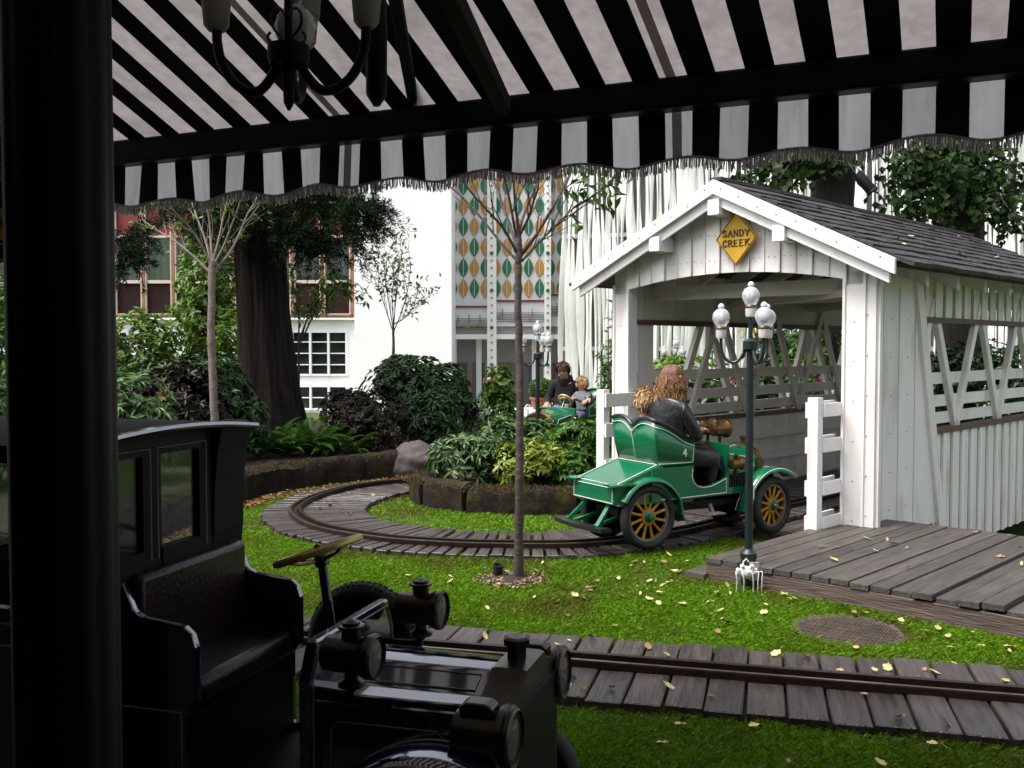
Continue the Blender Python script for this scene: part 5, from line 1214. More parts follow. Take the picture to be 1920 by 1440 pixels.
# adult in a leather coat on the near seat of car 4
def woman():
    y = -.12; J, B = {}, []
    J['pelvis'] = (.29, y, .70, .13, .15); J['waist'] = (.29, y, .84, .125, .15); J['chest'] = (.30, y, 1.0, .13, .165); J['neck0'] = (.33, y + .01, 1.12, .075, .11); J['neck'] = (.35, y + .02, 1.17, .05)
    J['head0'] = (.365, y + .03, 1.235, .072); J['head'] = (.375, y + .035, 1.30, .09); J['crown'] = (.37, y + .035, 1.355, .066)
    B += [('pelvis', 'waist', 1), ('waist', 'chest', 1), ('chest', 'neck0', 1), ('neck0', 'neck', 0), ('neck', 'head0', 0), ('head0', 'head', 0), ('head', 'crown', 0)]
    for s, sg in (('r', -1), ('l', 1)):
        J[s + 'sh'] = (.32, y + sg * .165, 1.06, .068); J[s + 'el'] = (.43, y + sg * .215, .845, .055); J[s] = (.63, y + .10 + sg * .06, .87, .034)
        B += [('chest', s + 'sh', 1), (s + 'sh', s + 'el', 1), (s + 'el', s, 1)]; hand(J, B, s, J[s][:3], (.9, .2, .1), (0, 0, 1))
        legs(J, B, y, (.40, y + sg * .09, .685), (.69, y + sg * .10, .68), (.665, y + sg * .09, .44), .095, .075, 1, 2, s)
    t = person('adult with long wavy copper hair in a black leather coat seated in the green car', car4, J, B, ['skin', 'leather', 'pad'])
    hc = V((.375, y + .035, 1.305)); face(t, hc, (.95, .15, -.25), .092, 'hair_br')
    # coat skirt over the lap and collar
    m = MB(); rings = []
    for x, z, hw, hh in ((.34, .66, .13, .11), (.42, .67, .14, .12), (.52, .675, .165, .115), (.66, .665, .195, .11), (.72, .62, .18, .12), (.74, .52, .16, .10), (.735, .45, .13, .06)):
        rings.append([V((x + .01 * math.sin(5 * a), y + hw * math.cos(a) * (1 + .04 * math.sin(7 * a + x * 20)), z + hh * math.sin(a))) for a in np.linspace(0, 2 * math.pi, 17)[:-1]])
    m.loft(rings); m.build('coat_skirt', mt['leather'], t, True, 60)
    m = MB(); m.lathe([(.085, -.02), (.075, .03), (.085, .06), (.092, .055), (.085, .01)], (.33, y + .01, 1.13), (.35, .05, 1), 18); m.build('collar', mt['leather'], t)
    # wavy hair strands
    m = MB(); rr = random.Random(3)
    for i in range(620):
        a = rr.uniform(-2.35, 2.35); el = rr.uniform(.0, 1.2) if i > 70 else rr.uniform(.8, 1.2); back = V((-.95, -.15, 0)); sd = V((.15, -.95, 0))
        d0 = (back * math.cos(a) + sd * math.sin(a)) * math.cos(el * 1.3) + V((0, 0, math.sin(el * 1.3) * 1.1)); p = hc + V((d0.x * .098, d0.y * .098, d0.z * .105)); ph = rr.uniform(0, 6.28); L = rr.uniform(.20, .31)
        out = (back * math.cos(a) + sd * math.sin(a)); pts = [hc + V((d0.x * .085, d0.y * .085, d0.z * .095))]
        for k in range(1, 13):
            u = k / 12; w_ = .022 * u * math.sin(ph + u * 15); z = p.z - L * u ** 1.15
            sp_ = .090 + .022 * u + .024 * math.sin(ph) * u + .008 * math.sin(ph * 3 + u * 17)
            if z > hc.z: sp_ = math.sqrt(max(0, 1 - ((z - hc.z) / .108) ** 2)) * .093
            q = hc + out * sp_ + out.cross(V((0, 0, 1))) * w_ + V((-.02 * u, 0, 0)); pts.append(V((q.x, q.y, z)))
        m.tube(pts, [.0025] + [.0038] * 10 + [.003, .001], 4)
    m.build('hair', mt['hair_w'], t, True, 180)
    m = MB(); m.ball(hc + V((-.008, 0, .012)), .088, 14, 10, (1, 1, 1.0)); m.build('hair_base', mt['hair_w'], t)
woman()
def small_child():
    y = .13; J, B = {}, []
    J['pelvis'] = (.27, y, .69, .095, .11); J['chest'] = (.28, y, .90, .095, .12); J['neck0'] = (.29, y, 1.02, .05); J['neck'] = (.295, y, 1.055, .042); J['head0'] = (.30, y, 1.11, .07); J['head'] = (.30, y, 1.16, .085); J['crown'] = (.295, y, 1.21, .06)
    B += [('pelvis', 'chest', 1), ('chest', 'neck0', 1), ('neck0', 'neck', 0), ('neck', 'head0', 0), ('head0', 'head', 0), ('head', 'crown', 0)]
    for s, sg in (('r', -1), ('l', 1)):
        J[s + 'sh'] = (.29, y + sg * .12, .97, .05); J[s + 'el'] = (.38, y + sg * .15, .83, .04); J[s] = (.53, y + sg * .07, .87, .026); B += [('chest', s + 'sh', 1), (s + 'sh', s + 'el', 1), (s + 'el', s, 1)]
        hand(J, B, s, J[s][:3], (.9, 0, .1), (0, 0, 1), .75); legs(J, B, y, (.33, y + sg * .06, .665), (.55, y + sg * .065, .67), (.56, y + sg * .06, .46), .065, .05, 2, 2, s)
    J = {k: (q[0] - .02, q[1], q[2] - .045, *q[3:]) for k, q in J.items()}
    t = person('blond child in a brown jacket beside the adult in the green car', car4, J, B, ['skin', 'brownjacket', 'jeans'])
    hc = V((.28, y, 1.115)); face(t, hc, (1, 0, -.05), .086, 'hair_b'); hair_cap(t, hc, (1, 0, -.1), .090, 'hair_b', 1500, .045, .45)
small_child()
def man():
    y = -.15; J, B = {}, []
    J['pelvis'] = (.30, y, .68, .13, .15); J['waist'] = (.30, y, .82, .125, .15); J['chest'] = (.32, y, .99, .125, .165); J['neck0'] = (.36, y + .02, 1.11, .075); J['neck'] = (.385, y + .03, 1.15, .05)
    J['head0'] = (.43, y + .04, 1.20, .070); J['head'] = (.43, y + .04, 1.27, .086); J['crown'] = (.41, y + .04, 1.325, .062)
    B += [('pelvis', 'waist', 1), ('waist', 'chest', 1), ('chest', 'neck0', 1), ('neck0', 'neck', 0), ('neck', 'head0', 0), ('head0', 'head', 0), ('head', 'crown', 0)]
    J['rsh'] = (.33, y - .17, 1.05, .068); J['rel'] = (.42, y - .22, .83, .055); J['r'] = (.62, y - .10, .81, .032)
    J['lsh'] = (.33, y + .17, 1.05, .068); J['lel'] = (.28, y + .36, .92, .055); J['l'] = (.42, y + .44, .86, .034)
    for s in 'rl': B += [('chest', s + 'sh', 1), (s + 'sh', s + 'el', 1), (s + 'el', s, 1)]
    hand(J, B, 'r', J['r'][:3], (.8, .25, -.35), (.2, 0, 1)); hand(J, B, 'l', J['l'][:3], (.9, -.2, -.1), (0, 0, 1))
    for s, sg in (('R', -1), ('L', 1)): legs(J, B, y, (.42, y + sg * .09, .66), (.72, y + sg * .10, .69), (.70, y + sg * .09, .40), .09, .07, 2, 3, s)
    t = person('adult in a black hooded top and jeans looking down in the far green car', car2, J, B, ['skin', 'hoodie', 'jeans', 'pad'])
    hc = V((.43, y + .04, 1.265)); face(t, hc, (.85, .2, -.5), .088, 'hair_br'); hair_cap(t, hc, (.85, .2, -.35), .090, 'hair_br', 1600, .028, .30)
    m = MB(); m.lathe([(.10, -.03), (.11, .03), (.10, .07), (.08, .06), (.075, .0)], (.34, y + .02, 1.10), (.3, .1, 1), 16); m.build('hood', mt['hoodie'], t)
man()
def toddler():
    y = .14; J, B = {}, []; zz = .02
    J['pelvis'] = (.32, y, .68, .085, .10); J['chest'] = (.34, y, .87, .085, .11); J['neck0'] = (.35, y, .965, .045); J['neck'] = (.352, y, .99, .04); J['head0'] = (.365, y, 1.04, .066); J['head'] = (.36, y, 1.085, .08); J['crown'] = (.355, y, 1.13, .058)
    B += [('pelvis', 'chest', 1), ('chest', 'neck0', 1), ('neck0', 'neck', 0), ('neck', 'head0', 0), ('head0', 'head', 0), ('head', 'crown', 0)]
    for s, sg in (('r', -1), ('l', 1)):
        J[s + 'sh'] = (.35, y + sg * .10, .93, .045); J[s + 'el'] = (.43, y + sg * .14, .82, .036); J[s] = (.55, .06 + sg * .085, .89, .024); B += [('chest', s + 'sh', 1), (s + 'sh', s + 'el', 1), (s + 'el', s, 1)]
        hand(J, B, s, J[s][:3], (.9, 0, .1), (0, 0, 1), .7); legs(J, B, y, (.38, y + sg * .055, .655), (.56, y + sg * .06, .66), (.57, y + sg * .06, .48), .058, .046, 2, 2, s)
    t = person('smiling toddler in a grey top gripping the steering wheel of the far car', car2, J, B, ['skin', 'greysweat', 'jeans'])
    hc = V((.362, y, 1.08)); face(t, hc, (.75, -.62, .0), .082, 'hair_b', smile=True); hair_cap(t, hc, (.75, -.62, -.1), .083, 'hair_b', 800, .035, .15)
toddler()
# ================================================================ TREES AND SHRUBS
def bush(name, label, p, rx, ry, h, tips, m_, L, W, mat, seed, cat='shrub', group=None, spread=.75, lumps=6, flowers=None, stemr=.012, upright=.0, low=-.8):
    rg = np.random.default_rng(seed); p = V(p)
    t = empty(name, p, 0, label, cat, group)
    lc = [np.array([0, 0, .48 * h])]; lr = [np.array([rx, ry, h * .52])]
    for k in range(lumps):
        a = rg.uniform(0, 6.28); q = rg.uniform(.35, .75); s = rg.uniform(.38, .58)
        lc.append(np.array([math.cos(a) * rx * q, math.sin(a) * ry * q, h * rg.uniform(.35, .72)])); lr.append(np.array([rx * s, ry * s, h * s * .62]))
    w = np.array([1.6] + [1.0] * lumps); idx = rg.choice(len(lc), tips, p=w / w.sum())
    d = unit(rg.normal(size=(tips, 3))); d[:, 2] = np.where(d[:, 2] < low, -d[:, 2], d[:, 2])
    rad = rg.uniform(.62, 1.04, (tips, 1)) ** .6
    P = np.array(lc)[idx] + d * np.array(lr)[idx] * rad; P[:, 2] = np.maximum(P[:, 2], .03)
    out = unit(d * np.array([1, 1, .8]) + np.array([0, 0, .45 + upright]))
    n = tips * m_; Pn = np.repeat(P, m_, 0); on = np.repeat(out, m_, 0)
    side = unit(np.cross(on, rg.normal(size=(n, 3)))); D = on * (1 - spread) + side * spread + rg.normal(0, .12, (n, 3))
    v, f = leaf_arrays(Pn + D * .005, D, on + rg.normal(0, .15, (n, 3)), L * rg.uniform(.65, 1.2, n), W * rg.uniform(.75, 1.2, n), .18, .18)
    link('foliage', np_mesh('foliage', v, f, mt[mat]), None, t)
    mb = MB(); sel = rg.choice(tips, min(tips, 26), replace=False)
    for i in sel:
        e = V(P[i]); b = V((e.x * .15, e.y * .15, -.05)); c = b.lerp(e, .55) + V((0, 0, -.05)); mb.tube([b, c, e], [stemr, stemr * .7, stemr * .3], 5)
    mb.build('branches', mt['twig'], t)
    if flowers:
        fm, nf, fr = flowers; k = rg.choice(tips, nf, replace=False); Pf = []
        for i in k:
            if P[i][2] < h * .3: continue
            c = P[i] + out[i] * .05; dd = unit(rg.normal(size=(60, 3))); v, f = leaf_arrays(c + dd * fr * rg.uniform(.7, 1, (60, 1)), np.cross(dd, rg.normal(size=(60, 3))), dd, .035, .035)
            link('flower_head', np_mesh('flower_head', v, f, mt[fm]), None, t)
    return t
def fern(label, p, n, L, seed, mat='fern'):
    rg = np.random.default_rng(seed); t = empty('fern', p, 0, label, 'fern', 'ferns under the conifer'); Ps, Ds, Ns, Ls = [], [], [], []; mb = MB()
    for i in range(n):
        a = rg.uniform(0, 6.28); d = np.array([math.cos(a), math.sin(a), 0]); l = L * rg.uniform(.7, 1.15); rise = rg.uniform(1.1, 2.0); pts = []
        for k in range(34):
            u = k / 33; q = d * l * u * .85 + np.array([0, 0, l * (rise * u * .75 - .75 * u * u)]); pts.append(q)
        mb.tube([V(q) for q in pts[::4]], .004, 4)
        for k in range(3, 34):
            tg = unit(pts[k] - pts[k - 1]); s = unit(np.cross(tg, [0, 0, 1])); up = np.cross(s, tg); w = l * .17 * math.sin(math.pi * min(1, .15 + k / 38)) 
            for sg in (-1, 1): Ps.append(pts[k]); Ds.append(s * sg + tg * .45); Ns.append(up); Ls.append(max(.015, w))
    Ls = np.array(Ls); v, f = leaf_arrays(np.array(Ps), np.array(Ds), np.array(Ns), Ls, np.full(len(Ls), L * .022), .1, .12)
    link('fronds', np_mesh('fronds', v, f, mt[mat]), None, t); mb.build('stalks', mt['fern'], t); return t
def rock(name, label, p, s, mat, seed):
    rg = random.Random(seed); m = bmesh.new(); bmesh.ops.create_icosphere(m, subdivisions=4, radius=1); from mathutils import noise
    for v in m.verts:
        c = v.co.copy(); k = 1 + .28 * noise.noise(c * 1.1 + V((seed, 0, 0))) + .12 * noise.noise(c * 2.6 + V((0, seed, 0))) + .04 * noise.noise(c * 7)
        for pl in range(7):
            nn = V((math.sin(pl * 2.1 + seed), math.cos(pl * 1.7), math.sin(pl * 1.3 + 1))).normalized(); dd = c.dot(nn)
            if dd > .78: k *= .78 / dd * .6 + .4
        v.co = V((c.x * s[0], c.y * s[1], c.z * s[2])) * k
    me = bpy.data.meshes.new(name); m.to_mesh(me); m.free(); me.polygons.foreach_set('use_smooth', np.ones(len(me.polygons), bool)); me.materials.append(mt[mat])
    o = link(name, me); o.location = p; return tag(o, label, 'rock')

# big conifer
def conifer():
    b = V((at(512, 650, 13.2).x, 13.2, .1)); t = empty('conifer_tree', b, 0, 'massive dark conifer trunk with drooping foliage left of the white wall', 'tree')
    n = 90; rings = []
    for i in range(26):
        z = i * .24; lean = -.13 * min(1, z / 2.6) - .012 * z; r0 = .305 + .25 * math.exp(-z * 1.3); ring = []
        for k in range(n):
            a = 2 * math.pi * k / n; rr = r0 * (1 + .05 * math.sin(9 * a + 1.2 * math.sin(z * .8)) + .035 * abs(math.sin(11 * a + .6 * math.sin(z * 1.3))) + .022 * math.sin(29 * a + z + math.sin(3 * z)) + .05 * math.exp(-z) * math.sin(5 * a)); ring.append(V((lean + rr * math.cos(a), rr * math.sin(a), z)))
        rings.append(ring)
    m = MB(); m.loft(rings); m.build('trunk', mt['bark_d'], t, True, 80)
    rg = np.random.default_rng(5); Ps, Ds, Ns = [], [], []; mb = MB()
    def spray(c, d, l, w, k):
        for _ in range(k):
            u = rg.uniform(0, 1); q = c + d * l * u + rg.normal(0, w * .3, 3) + np.array([0, 0, -.35 * l * u * u]); Ps.append(q); Ds.append(d * .7 + rg.normal(0, .7, 3) + np.array([0, 0, -.15])); Ns.append(rg.normal(size=3))
    for i in range(46):
        a = rg.uniform(0, 6.28); z = rg.uniform(3.05, 4.7); d = np.array([math.cos(a), math.sin(a), rg.uniform(-.22, .1)]); l = rg.uniform(.9, 1.9) * (1 if d[0] > -.2 else .75)
        if d[1] > .55: l *= .6
        b0 = np.array([-.25, 0, z]); mb.tube([V(b0), V(b0 + d * l * .5), V(b0 + d * l + np.array([0, 0, -.12 * l]))], [.04, .022, .006], 5)
        for k in range(9):
            u = rg.uniform(.3, 1); spray(b0 + d * l * u + np.array([0, 0, -.12 * l * u * u]), unit(d + rg.normal(0, .6, 3)), .42, .16, 110)
    for px, py in ((650, 450), (672, 420), (690, 400), (620, 470), (600, 440), (560, 430), (585, 400), (640, 395), (665, 380), (610, 385), (545, 460), (520, 420), (480, 400), (455, 420), (235, 455), (225, 480), (250, 430), (530, 385), (700, 385), (560, 380), (575, 465), (240, 470)):
        c = at(px, py, 12.4 + rg.uniform(-.4, .5)) - b
        for k in range(11): spray(np.array(c) + rg.normal(0, .07, 3), unit(rg.normal(size=3) * .7 + np.array([.4, 0, .0])), .30, .06, 100)
    n_ = len(Ps); v, f = leaf_arrays(np.array(Ps), np.array(Ds), np.array(Ns), rg.uniform(.05, .10, n_), rg.uniform(.009, .015, n_), .1, .1)
    link('crown', np_mesh('crown', v, f, mt['conifer']), None, t); mb.build('boughs', mt['twig'], t)
conifer()

# young trees with pruned crowns
def grow(mb, p, d, l, r, depth, rg, tips, gnarl=.25):
    pts, rr = [p.copy()], [r]; q = p.copy(); dd = d.copy()
    for i in range(5):
        dd = (dd + V((rg.gauss(0, gnarl * .3), rg.gauss(0, gnarl * .3), rg.gauss(.04, gnarl * .15)))).normalized(); q = q + dd * l / 5; pts.append(q.copy()); rr.append(r * (1 - .12 * (i + 1)))
        if depth > 0 and i >= 1 and rg.random() < .75:
            s = dd.orthogonal().normalized(); s = Quaternion(dd, rg.uniform(0, 6.28)) @ s; grow(mb, q, (dd + s * rg.uniform(.35, .75)).normalized(), l * rg.uniform(.4, .65), rr[-1] * .62, depth - 1, rg, tips, gnarl)
    mb.tube(pts, rr, 6); tips.append((q, dd)); return q
def young_tree(label, p, trunk, r0, r1, mains, depthv, barkm, leafn, leafm, seed, L=.06, extra=None, leaf_frac=1.0, flt=None):
    rg = random.Random(seed); t = empty('young_tree', p, 0, label, 'tree'); p = V(p)
    m = MB(); n = len(trunk); pts = [V(q) - p for q in trunk]
    rr = []
    fine, fr = [], []
    for i in range(n - 1):
        for k in range(8):
            u = k / 8; fine.append(pts[i].lerp(pts[i + 1], u) + V((rg.gauss(0, .002), rg.gauss(0, .002), 0))); q = (i + u) / (n - 1); fr.append((r0 + (r1 - r0) * q) * (1 + .35 * max(0, 1 - q * 12)) * (1 + (.16 if rg.random() < .2 else 0)))
    fine.append(pts[-1]); fr.append(r1); m.tube(fine, fr, 10); m.build('trunk', mt[barkm], t)
    m = MB(); tips = []
    for ml in mains:
        q = [V(x) - p for x in ml]; k = len(q); m.tube(catmull([tuple(x) for x in q], .04), .01, 5) if False else None
        cp = catmull([tuple(x) for x in q], .05); N = len(cp); m.tube(cp, [r1 * .40 * (1 - .75 * i / N) + .0022 for i in range(N)], 6)
        for i in range(int(N * .25), N, max(1, N // 6)):
            d = (cp[min(i + 1, N - 1)] - cp[i - 1]).normalized(); s = Quaternion(d, rg.uniform(0, 6.28)) @ d.orthogonal().normalized(); grow(m, cp[i], (d + s * .55 + V((0, 0, .25))).normalized(), rg.uniform(.18, .42) * depthv, .0052, 1, rg, tips)
        tips.append((cp[-1], (cp[-1] - cp[-2]).normalized()))
    m.build('branches', mt[barkm], t)
    if leafn:
        ng = np.random.default_rng(seed); T = [(q, d) for q, d in tips if flt is None or flt(q + p)]
        if T:
            k = ng.integers(0, len(T), leafn); P = np.array([tuple(T[i][0]) for i in k]) + ng.normal(0, .05, (leafn, 3)); D = np.array([tuple(T[i][1]) for i in k]) * .4 + ng.normal(0, .5, (leafn, 3)) + np.array([0, 0, -.25])
            v, f = leaf_arrays(P, D, np.array([0, 0, 1.]) + ng.normal(0, .5, (leafn, 3)), L * ng.uniform(.6, 1.2, leafn), L * .45, .15, .2); link('crown', np_mesh('crown', v, f, mt[leafm]), None, t)
    return t
d = G(972, 1092).y
def tr(d_, seq, seed):
    rg = random.Random(seed); o = rg.uniform(-.5, .5); n = len(seq); return [at(x, y, d_ + o * (i / (n - 1)) * .8) for i, (x, y) in enumerate(seq)]
T2 = [[(972, 492), (935, 450), (895, 400), (850, 355), (800, 325), (760, 290)], [(971, 478), (945, 430), (905, 385), (868, 340), (840, 280)], [(970, 470), (955, 420), (940, 380), (925, 335), (905, 260)], [(968, 445), (960, 400), (950, 350), (935, 300), (930, 240)],
      [(972, 430), (966, 380), (962, 330), (958, 270), (956, 220)], [(974, 430), (985, 395), (1005, 350), (1022, 310), (1035, 250)], [(976, 482), (1000, 450), (1025, 410), (1050, 365), (1075, 310), (1095, 250)], [(978, 490), (1010, 455), (1040, 425), (1065, 400), (1080, 385)], [(975, 440), (990, 410), (1000, 380), (1010, 350)], [(976, 475), (1005, 440), (1035, 390), (1062, 345), (1080, 300)]]
young_tree('slender young tree with pruned bare branches in the middle of the lawn', G(972, 1092), [G(972, 1092, -.02), at(974, 900, d), at(975, 700, d), at(971, 560, d), at(972, 485, d), at(972, 430, d)], .031, .020, [tr(d, s, i) for i, s in enumerate(T2)], .8, 'bark_y', 110, 'midgreen', 21, .09, flt=lambda q: q.x > .36 and q.z < 2.95)
T1 = [[(398, 515), (360, 478), (325, 450), (300, 435), (278, 420)], [(398, 500), (372, 450), (350, 420), (330, 400), (300, 370)], [(398, 500), (385, 450), (370, 410), (360, 380), (345, 340)], [(398, 490), (395, 450), (392, 410), (385, 375), (380, 330)], [(399, 490), (410, 450), (418, 410), (425, 380), (432, 330)], [(399, 500), (420, 460), (435, 420), (448, 385), (460, 340)], [(400, 510), (430, 475), (448, 440), (465, 400), (480, 375), (490, 340)]]
d1 = 10.9
young_tree('pale young tree with pruned upright branches in front of the conifer', at(405, 905, d1), [at(405, 905, d1), at(402, 780, d1), at(396, 640, d1), at(397, 520, d1), at(398, 490, d1)], .048, .036, [tr(d1, s, i + 20) for i, s in enumerate(T1)], 1.0, 'bark_p', 210, 'lime', 22, .08)
d3 = 15.6
T3 = [[(737, 622), (720, 570), (705, 530), (690, 500)], [(737, 615), (728, 560), (722, 520), (718, 480)], [(738, 615), (742, 560), (748, 510), (755, 470)], [(738, 622), (755, 580), (765, 540), (770, 500)], [(738, 610), (735, 560), (738, 520), (736, 495)], [(738, 608), (760, 595), (780, 570)]]
t3 = young_tree('small leafy tree growing against the plain white wall', at(737, 800, d3), [at(737, 800, d3), at(737, 700, d3), at(738, 640, d3), at(737, 612, d3)], .024, .018, [tr(d3, s, i + 40) for i, s in enumerate(T3)], 1.1, 'twig', 400, 'youngleaf', 23, .095)
# mulch ring of the young tree
c = G(962, 1090); t = empty('mulch_ring', (c.x, c.y, 0), 0, 'ring of dark mulch and wood chips round the young tree', 'mulch')
m = MB(); m.lathe([(.24, .004), (.22, .014), (.15, .022), (.05, .028), (.001, .028)], n=28); m.build('mulch', mt['soil'], t)
n = 320; a = nrg.uniform(0, 6.28, n); q = .25 * np.sqrt(nrg.uniform(.05, 1.1, n)); P = np.stack([q * np.cos(a), q * np.sin(a), np.full(n, .026)], 1); v, f = leaf_arrays(P, nrg.normal(size=(n, 3)) * [1, 1, .25], np.array([0, 0, 1.]) + nrg.normal(0, .4, (n, 3)), nrg.uniform(.015, .055, n), nrg.uniform(.008, .022, n)); tag(link('wood_chips', np_mesh('wood_chips', v, f, mt['chips']), None, t), kind='stuff')

# lindens behind the bridge
def linden(label, px, d, r, lean, boughs, seed, px0=None):
    rg = np.random.default_rng(seed); b = V((at(px0 or px, 650, d).x, d, -.1)); t = empty('linden_tree', b, 0, label, 'tree', 'lindens behind the bridge'); top = at(px, 350, d).x - b.x
    n = 24; rings = []
    for i in range(22):
        z = i * .3; ring = []; cx = top * min(1.3, z / 3.2)
        for k in range(n):
            a = 2 * math.pi * k / n; rr = r * (1 + .05 * math.sin(5 * a + z) + .03 * math.sin(11 * a - z * 2) + .25 * math.exp(-z * 3)); ring.append(V((cx + rr * math.cos(a), rr * math.sin(a), z)))
        rings.append(ring)
    m = MB(); m.loft(rings); m.build('trunk', mt['bark_l'], t, True, 80)
    Ps, Ds, Ns = [], [], []; mb = MB()
    for (x, y, dd, k) in boughs:
        e = at(x, y, dd) - b; s = V((top, 0, e.z + .7)); mid = s.lerp(e, .5) + V((0, 0, .25)); mb.tube([s, mid, e], [.03, .018, .005], 5)
        for _ in range(k):
            u = rg.uniform(.25, 1.05); q = np.array(s.lerp(mid, u * 2) if u < .5 else mid.lerp(e, u * 2 - 1)) + rg.normal(0, .13, 3); Ps.append(q); Ds.append(rg.normal(0, .6, 3) + np.array([0, -.2, -.6])); Ns.append(rg.normal(0, .5, 3) + np.array([0, -.6, .6]))
    n_ = len(Ps); v, f = leaf_arrays(np.array(Ps), np.array(Ds), np.array(Ns), rg.uniform(.08, .14, n_), rg.uniform(.08, .13, n_), .12, .15)
    link('crown', np_mesh('crown', v, f, mt['linden']), None, t); mb.build('boughs', mt['twig'], t)
linden('dark linden trunk behind the ridge of the bridge roof', 1553, 14.6, .30, 0, [(x, y, dd, 150) for x, y, dd in ((1385, 340, 13.4), (1405, 320, 13.8), (1430, 350, 13.5), (1460, 335, 13.2), (1480, 360, 13.8), (1440, 310, 13.6), (1490, 320, 14.2), (1520, 310, 13.6), (1600, 300, 14), (1570, 305, 13.9))], 31, 1518)
linden('dark linden trunk behind the far end of the bridge roof', 1802, 15.2, .33, 0, [(x, y, dd, 190) for x, y, dd in ((1660, 340, 14.2), (1680, 380, 14.0), (1700, 410, 14.3), (1720, 350, 14.5), (1745, 390, 14.0), (1690, 320, 14.2), (1760, 420, 14.4), (1770, 330, 14.0), (1790, 380, 14.1), (1830, 400, 14.0), (1860, 350, 14.3), (1890, 390, 14.0), (1910, 340, 14.4), (1880, 420, 14.3), (1915, 415, 14.2), (1740, 310, 14.4), (1800, 320, 13.9))], 32)
fp = at(1622, 343, 13.6); fl_ = empty('floodlight', fp, 0, 'black floodlight hanging between the lindens above the roof', 'floodlight')
m = MB(); ax = V((.62, -.1, -.75)); m.lathe([(.07, -.17), (.075, -.16), (.075, .13), (.085, .14), (.085, .17), (.06, .165)], (0, 0, 0), ax, 18); m.build('housing', mt['black'], fl_)
m = MB(); m.tube([V((-.12, .02, .12)), V((-.2, .1, .3)), V((-.5, .6, .45))], .012, 6); m.build('bracket', mt['black'], fl_)

# shrubs, left bed
def B_(px, d, z0=.235): return V((at(px, 650, d).x, d, z0))
bush('rhododendron', 'tall dark rhododendron with rounded top below the white wall', B_(775, 14.6), .78, .7, 1.22, 850, 8, .125, .042, 'rhodo', 41, spread=.8)
bush('rhododendron', 'lower rhododendron with clear rosettes behind the purple rock', B_(818, 13.3), .50, .45, .78, 430, 8, .125, .036, 'rhodo', 42, spread=.82)
bush('maroon_shrub', 'dark maroon leaved shrub between ferns and rhododendron', B_(695, 12.9), .56, .45, .78, 1500, 6, .06, .030, 'maroon', 43)
bush('rhododendron', 'broad dark rhododendron behind the cab of the navy car', B_(335, 11.9), .95, .6, 1.30, 900, 8, .13, .042, 'rhodo', 44, spread=.8)
bush('maroon_shrub', 'dark brownish shrub at the foot of the pale young tree', B_(345, 11.3), .55, .4, 1.25, 520, 7, .10, .036, 'maroon', 64)
bush('rhododendron', 'pale leaved rhododendron beside the black pillar', B_(238, 10.0), .52, .45, 1.16, 520, 8, .13, .032, 'rhodo_l', 45, spread=.78)
bush('leafy_shrub', 'tall bright leafy shrub left of the pale young tree', B_(250, 14.4), .75, .6, 1.95, 900, 5, .10, .05, 'lime', 46, lumps=10)
bush('leafy_shrub', 'tall light green shrub behind the pale young tree', B_(400, 15.2), .52, .5, 3.3, 1300, 5, .10, .052, 'lime', 47, lumps=12)
bush('leafy_shrub', 'bright green shrub at the left foot of the conifer', B_(438, 14.4), .42, .4, 1.9, 620, 5, .10, .05, 'lime', 48, lumps=8)
bush('leafy_shrub', 'leafy shrub at the far left behind the notice board', B_(20, 12.0), .9, .7, 2.3, 900, 5, .11, .05, 'midgreen', 49, lumps=8)
bush('rhododendron', 'pale rhododendron left of the black pillar', B_(-20, 9.6), .7, .6, 1.05, 520, 8, .13, .034, 'rhodo_l', 50)
# leafy spray right of the conifer trunk
bp_ = B_(560, 14.2); t = empty('leafy_sapling', bp_, 0, 'leafy sapling branch reaching right of the conifer trunk', 'tree'); mb = MB(); Ps, Ds = [], []
for seq in ([(560, 640), (585, 580), (615, 545), (640, 530), (672, 548)], [(562, 650), (575, 600), (590, 560), (600, 525), (622, 512)], [(560, 640), (560, 590), (550, 540), (545, 500)], [(565, 640), (600, 570), (640, 545), (665, 555), (683, 560)]):
    q = catmull([tuple(at(x, y, 13.9) - bp_) for x, y in seq], .05); mb.tube(q, [.012 * (1 - .8 * i / len(q)) + .002 for i in range(len(q))], 5)
    for k in range(80): i = nrg.integers(len(q) // 3, len(q)); Ps.append(np.array(q[i]) + nrg.normal(0, .05, 3)); Ds.append(nrg.normal(0, .6, 3) + np.array([.3, -.1, -.35]))
mb.tube([V((0, 0, -.1)), at(560, 640, 13.9) - bp_], .016, 6); mb.build('trunk', mt['twig'], t)
v, f = leaf_arrays(np.array(Ps), np.array(Ds), np.array([0, -.3, 1.]) + nrg.normal(0, .4, (len(Ps), 3)), nrg.uniform(.09, .15, len(Ps)), .045); link('crown', np_mesh('crown', v, f, mt['lime']), None, t)
for i, (px, dd, n, L, lab) in enumerate(((480, 11.9, 22, .50, 'dark fern at the left end of the mossy edging'), (530, 12.1, 24, .52, 'spreading fern in front of the conifer trunk'), (575, 12.3, 30, .66, 'tall bright fern right of the conifer trunk'), (625, 12.3, 22, .48, 'fern between the conifer and the maroon shrub'), (500, 12.6, 22, .55, 'fern close to the conifer roots'), (660, 12.45, 16, .40, 'small fern at the right end of the ferns'), (600, 12.7, 22, .62, 'fern behind the tall bright fern'))):
    fern(lab, B_(px, dd), n, L, 70 + i)
rock('boulder', 'purplish boulder at the end of the mossy edging', B_(775, 12.15, .16), (.33, .27, .27), 'rock', 5)
rock('boulder', 'pale grey rock beside the rose bush', B_(885, 14.6, .35), (.30, .25, .42), 'greyrock', 9)
rock('boulder', 'small pale stone at the right foot of the conifer', B_(585, 13.4, .30), (.17, .14, .16), 'greyrock', 14)
